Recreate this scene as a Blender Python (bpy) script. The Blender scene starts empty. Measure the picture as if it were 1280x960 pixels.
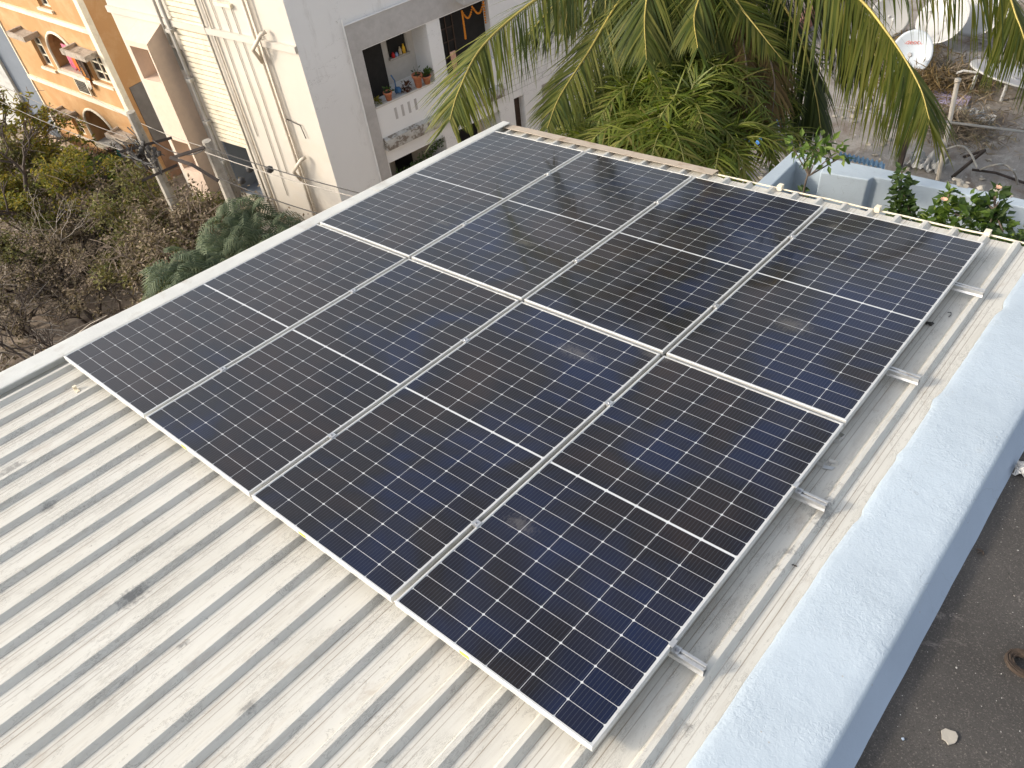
import bpy, bmesh, math, random
from mathutils import Vector, Matrix, noise
R=math.radians
V=Vector
rnd=random.Random(7)
col=bpy.context.scene.collection
# ------------------------------------------------------------------ frames
MA=Matrix(((0.99486711,0.01102842,-0.1005873,0),(0,0.99404316,0.10898715,0),(0.10119007,-0.10842773,0.98894085,0),(0,0,0,1)))   # sloped roof frame -> world
WM={}
def thing(name,label,cat,loc=(0,0,0),group=None,kind=None,M=None):
    o=bpy.data.objects.new(name,None); col.objects.link(o); o.empty_display_size=.1
    m=M if M is not None else Matrix.Translation(V(loc))
    o.matrix_world=m; WM[o.name]=m.copy()
    o['label']=label; o['category']=cat
    if group: o['group']=group
    if kind: o['kind']=kind
    return o
def link(name,me,parent=None,local=False):
    o=bpy.data.objects.new(name,me); col.objects.link(o)
    if parent is not None:
        o.parent=parent
        if not local and parent.name in WM: o.matrix_parent_inverse=WM[parent.name].inverted()
    return o
def tag(o,label,cat,group=None,kind=None):
    o['label']=label; o['category']=cat
    if group:o['group']=group
    if kind:o['kind']=kind
    return o
def structure(o,label=None):
    o['kind']='structure'
    if label:o['label']=label; o['category']=o.name.replace('_',' ')
    return o
def center(o):
    """move a single-mesh top-level thing's origin to its base"""
    me=o.data; vs=[v.co for v in me.vertices]
    c=V((sum(v.x for v in vs)/len(vs),sum(v.y for v in vs)/len(vs),min(v.z for v in vs)))
    me.transform(Matrix.Translation(-c)); o.location=c
    return o
class MB:
    def __init__(s,M=None): s.v=[];s.f=[];s.mi=[];s.M=M
    def add(s,vs,fs,mi=0):
        b=len(s.v)
        s.v+= [ (s.M@V(p)) if s.M is not None else V(p) for p in vs]
        s.f+=[tuple(b+i for i in f) for f in fs]; s.mi+=[mi]*len(fs)
    def box(s,a,b,mi=0):
        (x0,y0,z0),(x1,y1,z1)=a,b
        s.add([(x0,y0,z0),(x1,y0,z0),(x1,y1,z0),(x0,y1,z0),(x0,y0,z1),(x1,y0,z1),(x1,y1,z1),(x0,y1,z1)],
              [(3,2,1,0),(4,5,6,7),(0,1,5,4),(1,2,6,5),(2,3,7,6),(3,0,4,7)],mi)
    def prism(s,poly,z0,z1,mi=0):
        n=len(poly)
        s.add([(x,y,z0) for x,y in poly]+[(x,y,z1) for x,y in poly],
              [tuple(range(n-1,-1,-1)),tuple(range(n,2*n))]+[(i,(i+1)%n,n+(i+1)%n,n+i) for i in range(n)],mi)
    def tube(s,pts,r,n=6,mi=0,cap=True):
        pts=[V(p) for p in pts]; m=len(pts)
        rs=r if isinstance(r,(list,tuple)) else [r]*m
        ring=[];nrm=None
        for i,p in enumerate(pts):
            t=(pts[min(i+1,m-1)]-pts[max(i-1,0)])
            if t.length<1e-9:t=V((0,0,1))
            t.normalize()
            if nrm is None:
                nrm=t.cross(V((0.31,.2,.93)));
                if nrm.length<.1:nrm=t.cross(V((1,0,0)))
            nrm=(nrm-t*nrm.dot(t)).normalized(); bn=t.cross(nrm)
            ring+=[p+(nrm*math.cos(6.28318*k/n)+bn*math.sin(6.28318*k/n))*rs[i] for k in range(n)]
        fs=[(i*n+k,i*n+(k+1)%n,(i+1)*n+(k+1)%n,(i+1)*n+k) for i in range(m-1) for k in range(n)]
        if cap: fs+=[tuple(range(n-1,-1,-1)),tuple((m-1)*n+k for k in range(n))]
        s.add(ring,fs,mi)
    def lathe(s,c,prof,n=16,mi=0):
        c=V(c); m=len(prof); vs=[]
        for r,z in prof: vs+=[c+V((r*math.cos(6.28318*k/n),r*math.sin(6.28318*k/n),z)) for k in range(n)]
        s.add(vs,[(i*n+k,i*n+(k+1)%n,(i+1)*n+(k+1)%n,(i+1)*n+k) for i in range(m-1) for k in range(n)]+[tuple(range(n-1,-1,-1)),tuple((m-1)*n+k for k in range(n))],mi)
    def blob(s,c,rx,ry,rz,rough=.25,seed=0,sub=2,mi=0):
        bm=bmesh.new(); bmesh.ops.create_icosphere(bm,subdivisions=sub,radius=1)
        for v in bm.verts:
            k=1+rough*noise.noise(v.co*1.7+V((seed*3.1,seed*1.7,0)))*2
            v.co=V((v.co.x*rx*k+c[0],v.co.y*ry*k+c[1],v.co.z*rz*k+c[2]))
        s.add([v.co.copy() for v in bm.verts],[tuple(v.index for v in f.verts) for f in bm.faces],mi); bm.free()
    def mesh(s,name,mats,smooth=False):
        me=bpy.data.meshes.new(name); me.from_pydata([tuple(v) for v in s.v],[],s.f)
        for m in (mats if isinstance(mats,(list,tuple)) else [mats]): me.materials.append(m)
        if len(me.materials)>1: me.polygons.foreach_set('material_index',s.mi)
        if smooth: me.polygons.foreach_set('use_smooth',[True]*len(me.polygons))
        me.update(); return me
    def build(s,name,mats,parent=None,smooth=False,local=False):
        return link(name,s.mesh(name,mats,smooth),parent,local)
def catmull(pts,n):
    pts=[V(p) for p in pts]; P=[pts[0]*2-pts[1]]+pts+[pts[-1]*2-pts[-2]]; out=[]
    m=len(pts)-1
    for i in range(n+1):
        u=i/n*m; k=min(int(u),m-1); t=u-k; a,b,c,d=P[k:k+4]
        out.append(.5*((2*b)+(c-a)*t+(2*a-5*b+4*c-d)*t*t+(3*b-a-3*c+d)*t**3))
    return out
# ------------------------------------------------------------------ materials
def newmat(name):
    m=bpy.data.materials.new(name); m.use_nodes=True; nt=m.node_tree
    return m,nt,nt.nodes['Principled BSDF']
def N(nt,t,**kw):
    n=nt.nodes.new(t)
    for k,v in kw.items():
        if k.startswith('_'): setattr(n,k[1:],v)
        else: n.inputs[k.replace('__',' ')].default_value=v
    return n
def mixc(nt,fac,a,b,mode='MIX'):
    m=nt.nodes.new('ShaderNodeMix'); m.data_type='RGBA'; m.blend_type=mode
    for sck,val in ((m.inputs[0],fac),(m.inputs[6],a),(m.inputs[7],b)):
        if hasattr(val,'is_linked') or isinstance(val,bpy.types.NodeSocket): nt.links.new(val,sck)
        elif isinstance(val,(tuple,list)): sck.default_value=(*val,1) if len(val)==3 else val
        else: sck.default_value=val
    return m.outputs[2]
def ramp(nt,src,lo,hi,a=0.,b=1.):
    m=nt.nodes.new('ShaderNodeMapRange'); m.clamp=True
    nt.links.new(src,m.inputs[0]); m.inputs[1].default_value=lo; m.inputs[2].default_value=hi; m.inputs[3].default_value=a; m.inputs[4].default_value=b
    return m.outputs[0]
def mathn(nt,op,a,b=None):
    m=nt.nodes.new('ShaderNodeMath'); m.operation=op
    for i,v in enumerate((a,b)):
        if v is None: continue
        if isinstance(v,bpy.types.NodeSocket): nt.links.new(v,m.inputs[i])
        else: m.inputs[i].default_value=v
    return m.outputs[0]
def pos(nt,obj=False,scale=(1,1,1),rot=(0,0,0)):
    if obj: s=nt.nodes.new('ShaderNodeTexCoord').outputs['Object']
    else: s=nt.nodes.new('ShaderNodeNewGeometry').outputs['Position']
    mp=nt.nodes.new('ShaderNodeMapping'); nt.links.new(s,mp.inputs[0]); mp.inputs['Scale'].default_value=scale; mp.inputs['Rotation'].default_value=rot
    return mp.outputs[0]
def nz(nt,vec,scale,detail=4,rough=.6,dist=0):
    n=nt.nodes.new('ShaderNodeTexNoise'); nt.links.new(vec,n.inputs['Vector'])
    n.inputs['Scale'].default_value=scale;n.inputs['Detail'].default_value=detail;n.inputs['Roughness'].default_value=rough;n.inputs['Distortion'].default_value=dist
    return n.outputs['Fac']
def bump(nt,bs,h,strength=.3,dist=.01):
    b=nt.nodes.new('ShaderNodeBump'); b.inputs['Strength'].default_value=strength; b.inputs['Distance'].default_value=dist
    nt.links.new(h,b.inputs['Height']); nt.links.new(b.outputs[0],bs.inputs['Normal'])
def plain(name,c,rough=.6,metal=0,var=.12,scale=6,bmp=0,bs_=40,coat=0,dirt=None,dscale=1.5,dlo=.5,dhi=.75,stretch=(1,1,1)):
    m,nt,b=newmat(name); p=pos(nt,scale=stretch)
    f=nz(nt,p,scale); 
    c0=tuple(x*(1-var) for x in c); c1=tuple(min(1,x*(1+var)) for x in c)
    o=mixc(nt,ramp(nt,f,.3,.7),c0,c1)
    if dirt:
        d=nz(nt,p,dscale,8,.65,.3); o=mixc(nt,ramp(nt,d,dlo,dhi),o,dirt)
    nt.links.new(o,b.inputs['Base Color'])
    b.inputs['Roughness'].default_value=rough; b.inputs['Metallic'].default_value=metal
    if coat: b.inputs['Coat Weight'].default_value=coat
    if bmp: bump(nt,b,nz(nt,p,bs_,5),bmp,.01)
    return m
def leafmat(name,cols,rough=.5,trans=.35):
    m,nt,b=newmat(name)
    g=nt.nodes.new('ShaderNodeNewGeometry'); cr=nt.nodes.new('ShaderNodeValToRGB'); nt.links.new(g.outputs['Random Per Island'],cr.inputs[0])
    e=cr.color_ramp.elements
    while len(e)<len(cols): e.new(.5)
    for i,c in enumerate(cols): e[i].position=i/(len(cols)-1) if len(cols)>1 else 0; e[i].color=(*c,1)
    big=nz(nt,pos(nt),.9,3); o=mixc(nt,ramp(nt,big,.35,.65,0,.35),cr.outputs[0],(cols[0][0]*.55,cols[0][1]*.6,cols[0][2]*.6))
    nt.links.new(o,b.inputs['Base Color']); b.inputs['Roughness'].default_value=rough; b.inputs['Specular IOR Level'].default_value=.4
    tr=nt.nodes.new('ShaderNodeBsdfTranslucent'); mul=mixc(nt,1.,o,(1.5,1.6,.7),'MULTIPLY'); nt.links.new(mul,tr.inputs[0])
    mx=nt.nodes.new('ShaderNodeMixShader'); mx.inputs[0].default_value=trans
    nt.links.new(b.outputs[0],mx.inputs[1]); nt.links.new(tr.outputs[0],mx.inputs[2])
    nt.links.new(mx.outputs[0],nt.nodes['Material Output'].inputs[0])
    return m
# --- array materials
SPOTS=[((0.976,2.867,0.000),.10,.035),((1.798,2.952,0.000),.10,.04),((3.985,3.007,0.000),.13,.08),((3.664,0.717,0.000),.09,.05),((3.018,2.023,0.000),.16,.06),((3.670,4.328,0.000),.05,.05),((0.391,1.798,0.000),.06,.04),((1.132,1.865,0.000),.035,.07),((3.459,2.260,0.000),.1,.03)]
def cellmat():
    m,nt,b=newmat('silicon_cell')
    # roof-frame coordinates
    g=nt.nodes.new('ShaderNodeNewGeometry').outputs['Position']
    vt=nt.nodes.new('ShaderNodeMapping'); vt.vector_type='POINT'
    e=MA.to_3x3().transposed().to_euler(); vt.inputs['Rotation'].default_value=e; nt.links.new(g,vt.inputs[0])
    P=vt.outputs[0]
    n1=nz(nt,P,1.1,3,.6,.4)
    sx=nt.nodes.new('ShaderNodeSeparateXYZ'); nt.links.new(P,sx.inputs[0]); n1=mathn(nt,'ADD',n1,mathn(nt,'MULTIPLY',mathn(nt,'SUBTRACT',sx.outputs[0],2.6),.035))  # browner left, bluer right: reflected sheen painted into the cell colour
    cr=nt.nodes.new('ShaderNodeValToRGB'); nt.links.new(n1,cr.inputs[0]); el=cr.color_ramp.elements
    el[0].position=.35; el[0].color=(.021,.0125,.009,1); el[1].position=.62; el[1].color=(.002,.008,.036,1)
    k=el.new(.5); k.color=(.0055,.005,.008,1)
    gi=nt.nodes.new('ShaderNodeNewGeometry'); 
    o=mixc(nt,ramp(nt,gi.outputs['Random Per Island'],0,1,0,.45),cr.outputs[0],(.009,.0065,.006))
    # busbars: fine bright lines along the length of each cell
    sp=nt.nodes.new('ShaderNodeSeparateXYZ'); tc=nt.nodes.new('ShaderNodeTexCoord'); nt.links.new(tc.outputs['Object'],sp.inputs[0])
    fr=mathn(nt,'FRACT',mathn(nt,'MULTIPLY',mathn(nt,'SUBTRACT',sp.outputs[0],.0165),1/.0184))
    ln=mathn(nt,'LESS_THAN',mathn(nt,'ABSOLUTE',mathn(nt,'SUBTRACT',fr,.5)),.055)
    o=mixc(nt,mathn(nt,'MULTIPLY',ln,.5),o,(.075,.08,.10))
    # dust film
    d=nz(nt,P,2.2,8,.62,.5); dv=ramp(nt,d,.42,.75,.002,.02)
    fine=nz(nt,P,38,4,.7)
    dv=mathn(nt,'MULTIPLY',dv,ramp(nt,fine,.3,.7,.6,1.4))
    s=dv
    for c,rx,ry in SPOTS:
        dm=nt.nodes.new('ShaderNodeVectorMath'); dm.operation='DISTANCE'
        sc=nt.nodes.new('ShaderNodeMapping'); sc.inputs['Location'].default_value=(-c[0],-c[1],0); nt.links.new(P,sc.inputs[0])
        s2=nt.nodes.new('ShaderNodeMapping'); s2.inputs['Rotation'].default_value=(0,0,R(35)); s2.inputs['Scale'].default_value=(1/rx,1/ry,0); nt.links.new(sc.outputs[0],s2.inputs[0])
        nt.links.new(s2.outputs[0],dm.inputs[0]); dm.inputs[1].default_value=(0,0,0)
        w=mathn(nt,'ADD',dm.outputs['Value'],mathn(nt,'MULTIPLY',mathn(nt,'SUBTRACT',nz(nt,P,42,6,.75,1.2),.5),4.2))
        s=mathn(nt,'MAXIMUM',s,ramp(nt,w,1.2,.1,0,.15))
    o=mixc(nt,s,o,(.42,.39,.34))
    nt.links.new(o,b.inputs['Base Color']); b.inputs['Roughness'].default_value=.35; b.inputs['Specular IOR Level'].default_value=.08
    b.inputs['Coat Weight'].default_value=1.; b.inputs['Coat IOR'].default_value=1.42
    nt.links.new(ramp(nt,d,.3,.8,.03,.11),b.inputs['Coat Roughness'])
    return m
M_cell=cellmat()
M_back=plain('white_backsheet',(.62,.63,.63),.4,var=.05,coat=.6)
M_alu=plain('anodised_aluminium_frame',(.66,.66,.64),.42,.35,var=.06,scale=3,dirt=(.45,.43,.38),dscale=9,dlo=.55,dhi=.8)
M_rail=plain('mill_aluminium',(.62,.62,.61),.36,.75,var=.1,scale=20,stretch=(1,1,1),dirt=(.4,.37,.33),dscale=14,dlo=.55,dhi=.75)
M_steel=plain('bolt_steel',(.4,.4,.42),.3,.9)
M_yel=plain('yellow_sticker',(.75,.55,.06),.5)
def roofmat(name='aged_roof_paint'):
    m,nt,b=newmat(name)
    tc=nt.nodes.new('ShaderNodeTexCoord').outputs['Object']
    def mp(sc,loc=(0,0,0)):
        q=nt.nodes.new('ShaderNodeMapping'); q.inputs['Scale'].default_value=sc; q.inputs['Location'].default_value=loc; nt.links.new(tc,q.inputs[0]); return q.outputs[0]
    big=nz(nt,mp((1,1,1)),1.3,5,.6,.3)
    o=mixc(nt,ramp(nt,big,.3,.7),(.63,.615,.56),(.57,.55,.49))
    # brownish dirt close to the eave and the wall
    spx=nt.nodes.new('ShaderNodeSeparateXYZ'); nt.links.new(tc,spx.inputs[0])
    st=nz(nt,mp((26,1.6,1)),1.,7,.7,.4)      # long streaks down the slope
    o=mixc(nt,ramp(nt,st,.5,.76,0,.5),o,(.38,.34,.28))
    chip=nz(nt,mp((16,5,1),(3,7,0)),1.6,9,.78,1.1)
    gate=nz(nt,mp((1.6,1.1,1),(5,1,0)),1.5,3,.5)
    cm=mathn(nt,'MULTIPLY',ramp(nt,chip,.57,.61),ramp(nt,gate,.42,.56))
    o=mixc(nt,mathn(nt,'MULTIPLY',cm,.55),o,(.66,.63,.56))
    edge=mathn(nt,'LESS_THAN',mathn(nt,'ABSOLUTE',mathn(nt,'SUBTRACT',chip,.575)),.0075)
    o=mixc(nt,mathn(nt,'MULTIPLY',mathn(nt,'MULTIPLY',edge,ramp(nt,gate,.40,.5)),.85),o,(.20,.18,.155))
    # thin pressed lines in the pans, along the ribs
    lf=mathn(nt,'FRACT',mathn(nt,'MULTIPLY',mathn(nt,'ADD',spx.outputs[0],10.024),1/.208))
    for c0 in (.36,.5,.64):
        l=mathn(nt,'LESS_THAN',mathn(nt,'ABSOLUTE',mathn(nt,'SUBTRACT',lf,c0)),.011)
        o=mixc(nt,mathn(nt,'MULTIPLY',l,mathn(nt,'MULTIPLY',ramp(nt,st,.3,.6,.2,.7),1.)),o,(.22,.17,.12))
    sc2=nz(nt,mp((46,7,1),(1,2,0)),1.3,9,.8,1.6); g2=nz(nt,mp((2.2,1.4,1),(9,4,0)),1.4,4,.6)
    e2=mathn(nt,'LESS_THAN',mathn(nt,'ABSOLUTE',mathn(nt,'SUBTRACT',sc2,.53)),.010)
    o=mixc(nt,mathn(nt,'MULTIPLY',mathn(nt,'MULTIPLY',e2,ramp(nt,g2,.52,.60)),.8),o,(.15,.13,.105))
    o=mixc(nt,mathn(nt,'MULTIPLY',ramp(nt,nz(nt,mp((5,1.4,1),(2,8,0)),1.6,7,.75,.6),.56,.70),.55),o,(.43,.37,.30))
    # specks and a few dark grimy patches
    v=nt.nodes.new('ShaderNodeTexVoronoi'); v.inputs['Scale'].default_value=9; nt.links.new(mp((1,1,1)),v.inputs[0])
    o=mixc(nt,ramp(nt,v.outputs['Distance'],.05,.02,0,.7),o,(.16,.14,.11))
    for c,r in (((2.315,-0.731,-0.100),.085),((1.294,-0.713,-0.100),.05),((2.776,-0.717,-0.100),.035),((3.325,-0.717,-0.100),.045),((0.748,-0.713,-0.100),.09),((4.755,1.287,-0.100),.02),((4.760,1.398,-0.100),.04),((4.787,1.731,-0.100),.09),((4.849,0.353,-0.100),.03)):
        q=nt.nodes.new('ShaderNodeMapping'); q.inputs['Location'].default_value=(-c[0],-c[1],0); nt.links.new(tc,q.inputs[0])
        q2=nt.nodes.new('ShaderNodeMapping'); q2.inputs['Scale'].default_value=(1.5/r,.85/r,0); nt.links.new(q.outputs[0],q2.inputs[0])
        ln=nt.nodes.new('ShaderNodeVectorMath'); ln.operation='LENGTH'; nt.links.new(q2.outputs[0],ln.inputs[0])
        w=mathn(nt,'ADD',ln.outputs['Value'],mathn(nt,'MULTIPLY',mathn(nt,'SUBTRACT',nz(nt,mp((1,1,1)),34,6,.75,.5),.5),3.4))
        o=mixc(nt,ramp(nt,w,1.,.3,0,.7),o,(.17,.165,.155))
    # rust/dirt streak
    q=nt.nodes.new('ShaderNodeMapping'); q.inputs['Rotation'].default_value=(0,0,0); nt.links.new(tc,q.inputs[0])
    nt.links.new(o,b.inputs['Base Color']); nt.links.new(ramp(nt,big,.3,.7,.5,.75),b.inputs['Roughness'])
    bump(nt,b,mathn(nt,'ADD',chip,mathn(nt,'MULTIPLY',nz(nt,mp((1,1,1)),90,4),.4)),.25,.004)
    return m
M_roof=roofmat()
M_flash=plain('galvanised_flashing_paint',(.62,.62,.58),.5,.1,var=.07,scale=5,dirt=(.42,.39,.33),dscale=6,dlo=.55,dhi=.8,bmp=.2,bs_=60)
def bluemat(name,c,bstr=.6):
    m,nt,b=newmat(name); p=pos(nt)
    f=nz(nt,p,1.7,5); o=mixc(nt,ramp(nt,f,.3,.7),tuple(x*.93 for x in c),tuple(x*1.05 for x in c))
    d=nz(nt,p,5,9,.7,.5); o=mixc(nt,ramp(nt,d,.62,.8,0,.5),o,(.36,.38,.38))
    v=nt.nodes.new('ShaderNodeTexVoronoi'); v.feature='DISTANCE_TO_EDGE'; v.inputs['Scale'].default_value=1.3
    dd=nt.nodes.new('ShaderNodeVectorMath'); dd.operation='ADD'; nt.links.new(p,dd.inputs[0]); nn=nt.nodes.new('ShaderNodeTexNoise'); nn.inputs['Scale'].default_value=5; nt.links.new(p,nn.inputs['Vector']); nt.links.new(nn.outputs['Color'],dd.inputs[1]); nt.links.new(dd.outputs[0],v.inputs[0])
    o=mixc(nt,mathn(nt,'MULTIPLY',ramp(nt,v.outputs['Distance'],.006,.001,0,.5),ramp(nt,nz(nt,p,1.1),.5,.6)),o,(.25,.28,.31))
    vs=nt.nodes.new('ShaderNodeTexVoronoi'); vs.inputs['Scale'].default_value=11; nt.links.new(p,vs.inputs[0])
    o=mixc(nt,ramp(nt,vs.outputs['Distance'],.055,.03,0,.55),o,(.32,.27,.2))
    nt.links.new(o,b.inputs['Base Color']); b.inputs['Roughness'].default_value=.6
    h=mathn(nt,'ADD',nz(nt,p,60,4,.6,.8),mathn(nt,'MULTIPLY',nz(nt,p,17,3),.8))
    gate=ramp(nt,nz(nt,p,2.4,3),.35,.6,.35,1.)
    bump(nt,b,mathn(nt,'MULTIPLY',h,gate),bstr,.008)
    return m
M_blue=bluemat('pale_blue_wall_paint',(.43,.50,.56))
M_blueshade=bluemat('pale_blue_paint_shade_tone',(.36,.43,.52),.25)  # same blue with the shade of the parapet's side face mixed in
M_floor=None
def floormat():
    m,nt,b=newmat('dark_gritty_concrete'); p=pos(nt)
    o=mixc(nt,ramp(nt,nz(nt,p,1.6,6,.65,.3),.3,.7),(.042,.038,.034),(.078,.071,.064))
    o=mixc(nt,ramp(nt,nz(nt,p,120,4,.85),.56,.66,0,.9),o,(.24,.21,.18))
    o=mixc(nt,ramp(nt,nz(nt,p,130,2,.6),.42,.3,0,.8),o,(.03,.026,.022))
    o=mixc(nt,ramp(nt,nz(nt,p,4.5,8,.75,.8),.60,.70,0,.55),o,(.33,.29,.26))
    v=nt.nodes.new('ShaderNodeTexVoronoi'); v.inputs['Scale'].default_value=24; nt.links.new(p,v.inputs[0])
    o=mixc(nt,ramp(nt,v.outputs['Distance'],.07,.04,0,.85),o,(.5,.47,.43))
    nt.links.new(o,b.inputs['Base Color']); b.inputs['Roughness'].default_value=.85
    bump(nt,b,nz(nt,p,120,4,.8),.7,.006); return m
M_floor=floormat()
M_earth=plain('dusty_soil',(.30,.245,.19),.95,var=.2,scale=1.5,dirt=(.15,.11,.08),dscale=2.5,dlo=.42,dhi=.62,bmp=.8,bs_=6)
def terracemat():
    m,nt,b=newmat('weathered_terrace_concrete'); p=pos(nt)
    o=mixc(nt,ramp(nt,nz(nt,p,.55,7,.65,.6),.35,.65),(.23,.205,.18),(.34,.315,.285))
    o=mixc(nt,ramp(nt,nz(nt,p,1.5,9,.75,1.),.5,.66,0,.75),o,(.15,.10,.065))
    o=mixc(nt,ramp(nt,nz(nt,pos(nt,scale=(2.5,1,1),rot=(0,0,.5)),2,9,.8,.8),.52,.62,0,.6),o,(.44,.42,.38))
    v=nt.nodes.new('ShaderNodeTexVoronoi'); v.inputs['Scale'].default_value=4.5; nt.links.new(p,v.inputs[0])
    o=mixc(nt,ramp(nt,v.outputs['Distance'],.1,.06,0,.8),o,(.6,.58,.54))
    nt.links.new(o,b.inputs['Base Color']); b.inputs['Roughness'].default_value=.9; bump(nt,b,nz(nt,p,12,7,.75),.8,.03); return m
M_terr=terracemat()
M_cream=plain('cream_wall_paint',(.56,.52,.455),.75,var=.05,scale=.8,dirt=(.56,.48,.38),dscale=.9,dlo=.52,dhi=.85,bmp=.15,bs_=12)
def greywall():
    m,nt,b=newmat('off_white_wall_paint'); p=pos(nt)
    o=mixc(nt,ramp(nt,nz(nt,p,.5,6,.6,.3),.3,.7),(.82,.82,.81),(.77,.77,.76))
    o=mixc(nt,ramp(nt,nz(nt,pos(nt,scale=(1,1,.25)),2.5,8,.7),.58,.8,0,.5),o,(.38,.36,.33))
    n=nz(nt,pos(nt,scale=(1,1,1.8)),.9,6,.65,.5)
    c=mathn(nt,'LESS_THAN',mathn(nt,'ABSOLUTE',mathn(nt,'SUBTRACT',n,.5)),.0016)
    o=mixc(nt,mathn(nt,'MULTIPLY',c,mathn(nt,'MULTIPLY',ramp(nt,nz(nt,p,.35),.5,.56),.75)),o,(.25,.24,.22))
    nt.links.new(o,b.inputs['Base Color']); b.inputs['Roughness'].default_value=.8; bump(nt,b,nz(nt,p,14,6),.2,.01); return m
M_grey=greywall()
M_inner=plain('balcony_inner_paint',(.58,.56,.52),.8,var=.05)
M_frame=plain('lilac_grey_band_paint',(.47,.455,.44),.8,var=.08,dirt=(.38,.36,.34),dscale=1.5)
M_slab=plain('peeling_slab_edge',(.46,.45,.42),.85,var=.2,scale=6,dirt=(.2,.17,.14),dscale=5,dlo=.5,dhi=.58,bmp=.6,bs_=15)
M_yellow=plain('ochre_wall_paint',(.46,.25,.10),.8,var=.07,scale=.7,dirt=(.62,.43,.24),dscale=.8,dlo=.45,dhi=.85,bmp=.15,bs_=12)
M_trim=plain('cream_trim_paint',(.74,.67,.52),.75,var=.06,dirt=(.5,.42,.32),dscale=3)
M_brown=plain('raw_brown_render',(.26,.15,.09),.9,var=.2,scale=3)
M_dgrey=plain('raw_grey_render',(.17,.155,.14),.9,var=.15,scale=3)
M_pinkroom=plain('faded_pink_room_paint',(.42,.30,.24),.85,var=.1)
M_bluegrey=plain('blue_grey_paint_and_shade',(.20,.23,.27),.8,var=.1,scale=1)
M_pale=plain('pale_house_paint',(.58,.58,.55),.8,var=.08,scale=1,dirt=(.32,.32,.3),dscale=1.2)
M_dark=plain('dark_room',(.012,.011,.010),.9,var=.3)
M_wood=plain('dark_wood',(.045,.025,.016),.5,var=.3,scale=9)
M_glass=plain('dark_window_glass',(.02,.022,.025),.08,var=.2)
M_pipe=plain('grey_plastic_pipe',(.42,.40,.36),.6,var=.1,scale=2,dirt=(.25,.22,.18),dscale=3)
M_pipec=plain('cream_plastic_pipe',(.62,.55,.45),.6,var=.1,scale=2,dirt=(.4,.33,.25),dscale=3)
M_conc=plain('bare_concrete',(.36,.33,.28),.9,var=.12,scale=4,dirt=(.2,.18,.15),dscale=3,bmp=.4,bs_=25)
M_chajja=plain('weathered_sunshade_concrete',(.42,.36,.29),.9,var=.18,scale=4,dirt=(.18,.15,.12),dscale=4,dlo=.48,dhi=.65)
M_iron=plain('rusty_steel',(.05,.038,.032),.7,.3,var=.4,scale=6)
M_wire=plain('cable_black',(.035,.033,.032),.6)
M_wirel=plain('cable_grey',(.34,.31,.27),.6)
M_terra=plain('terracotta',(.46,.17,.085),.8,var=.15)
M_soil=plain('potting_soil',(.05,.035,.025),.95)
M_dish=plain('dish_paint_white',(.42,.42,.41),.4,var=.05,dirt=(.45,.44,.42),dscale=3)
M_dishg=plain('dish_paint_blue_grey',(.48,.53,.58),.45,var=.04)
M_red=plain('faded_red_lettering',(.55,.16,.13),.6)
M_bark=plain('grey_bark',(.16,.125,.095),.9,var=.3,scale=8)
M_darkbark=plain('dark_bark',(.065,.05,.04),.9,var=.3,scale=8)
M_palebark=plain('bleached_dead_wood',(.36,.32,.27),.9,var=.2,scale=8)
M_rachis=plain('yellow_palm_midrib',(.38,.30,.07),.5,var=.2,scale=3)
M_cane=plain('areca_cane',(.20,.20,.05),.55,var=.25,scale=5)
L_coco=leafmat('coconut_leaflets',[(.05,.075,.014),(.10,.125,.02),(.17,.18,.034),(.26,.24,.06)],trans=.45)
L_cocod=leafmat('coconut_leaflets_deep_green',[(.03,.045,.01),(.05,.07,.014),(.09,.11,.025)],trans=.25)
L_dry=leafmat('dry_palm_leaflets',[(.13,.08,.03),(.22,.15,.055),(.09,.06,.03)],.8,.2)
L_areca=leafmat('areca_leaflets',[(.08,.12,.022),(.16,.20,.032),(.26,.28,.055),(.2,.17,.05)],trans=.45)
L_green=leafmat('fresh_green_leaves',[(.04,.08,.015),(.08,.14,.02),(.13,.20,.03),(.2,.26,.045)])
L_deep=leafmat('deep_green_leaves',[(.03,.06,.015),(.055,.10,.022),(.10,.15,.035)])
L_olive=leafmat('dusty_olive_leaves',[(.08,.09,.03),(.14,.145,.045),(.21,.19,.07),(.13,.095,.05)],.8,.25)
L_yell=leafmat('yellowing_leaves',[(.10,.12,.025),(.20,.20,.035),(.38,.28,.03),(.14,.15,.035)],.7,.3)
L_brown=leafmat('dry_brown_leaves',[(.13,.10,.07),(.22,.17,.12),(.32,.25,.18),(.17,.15,.08)],.9,.15)
L_blue=leafmat('blue_green_feathery_leaves',[(.055,.08,.045),(.10,.13,.07),(.16,.19,.11)],.75,.25)

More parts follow.
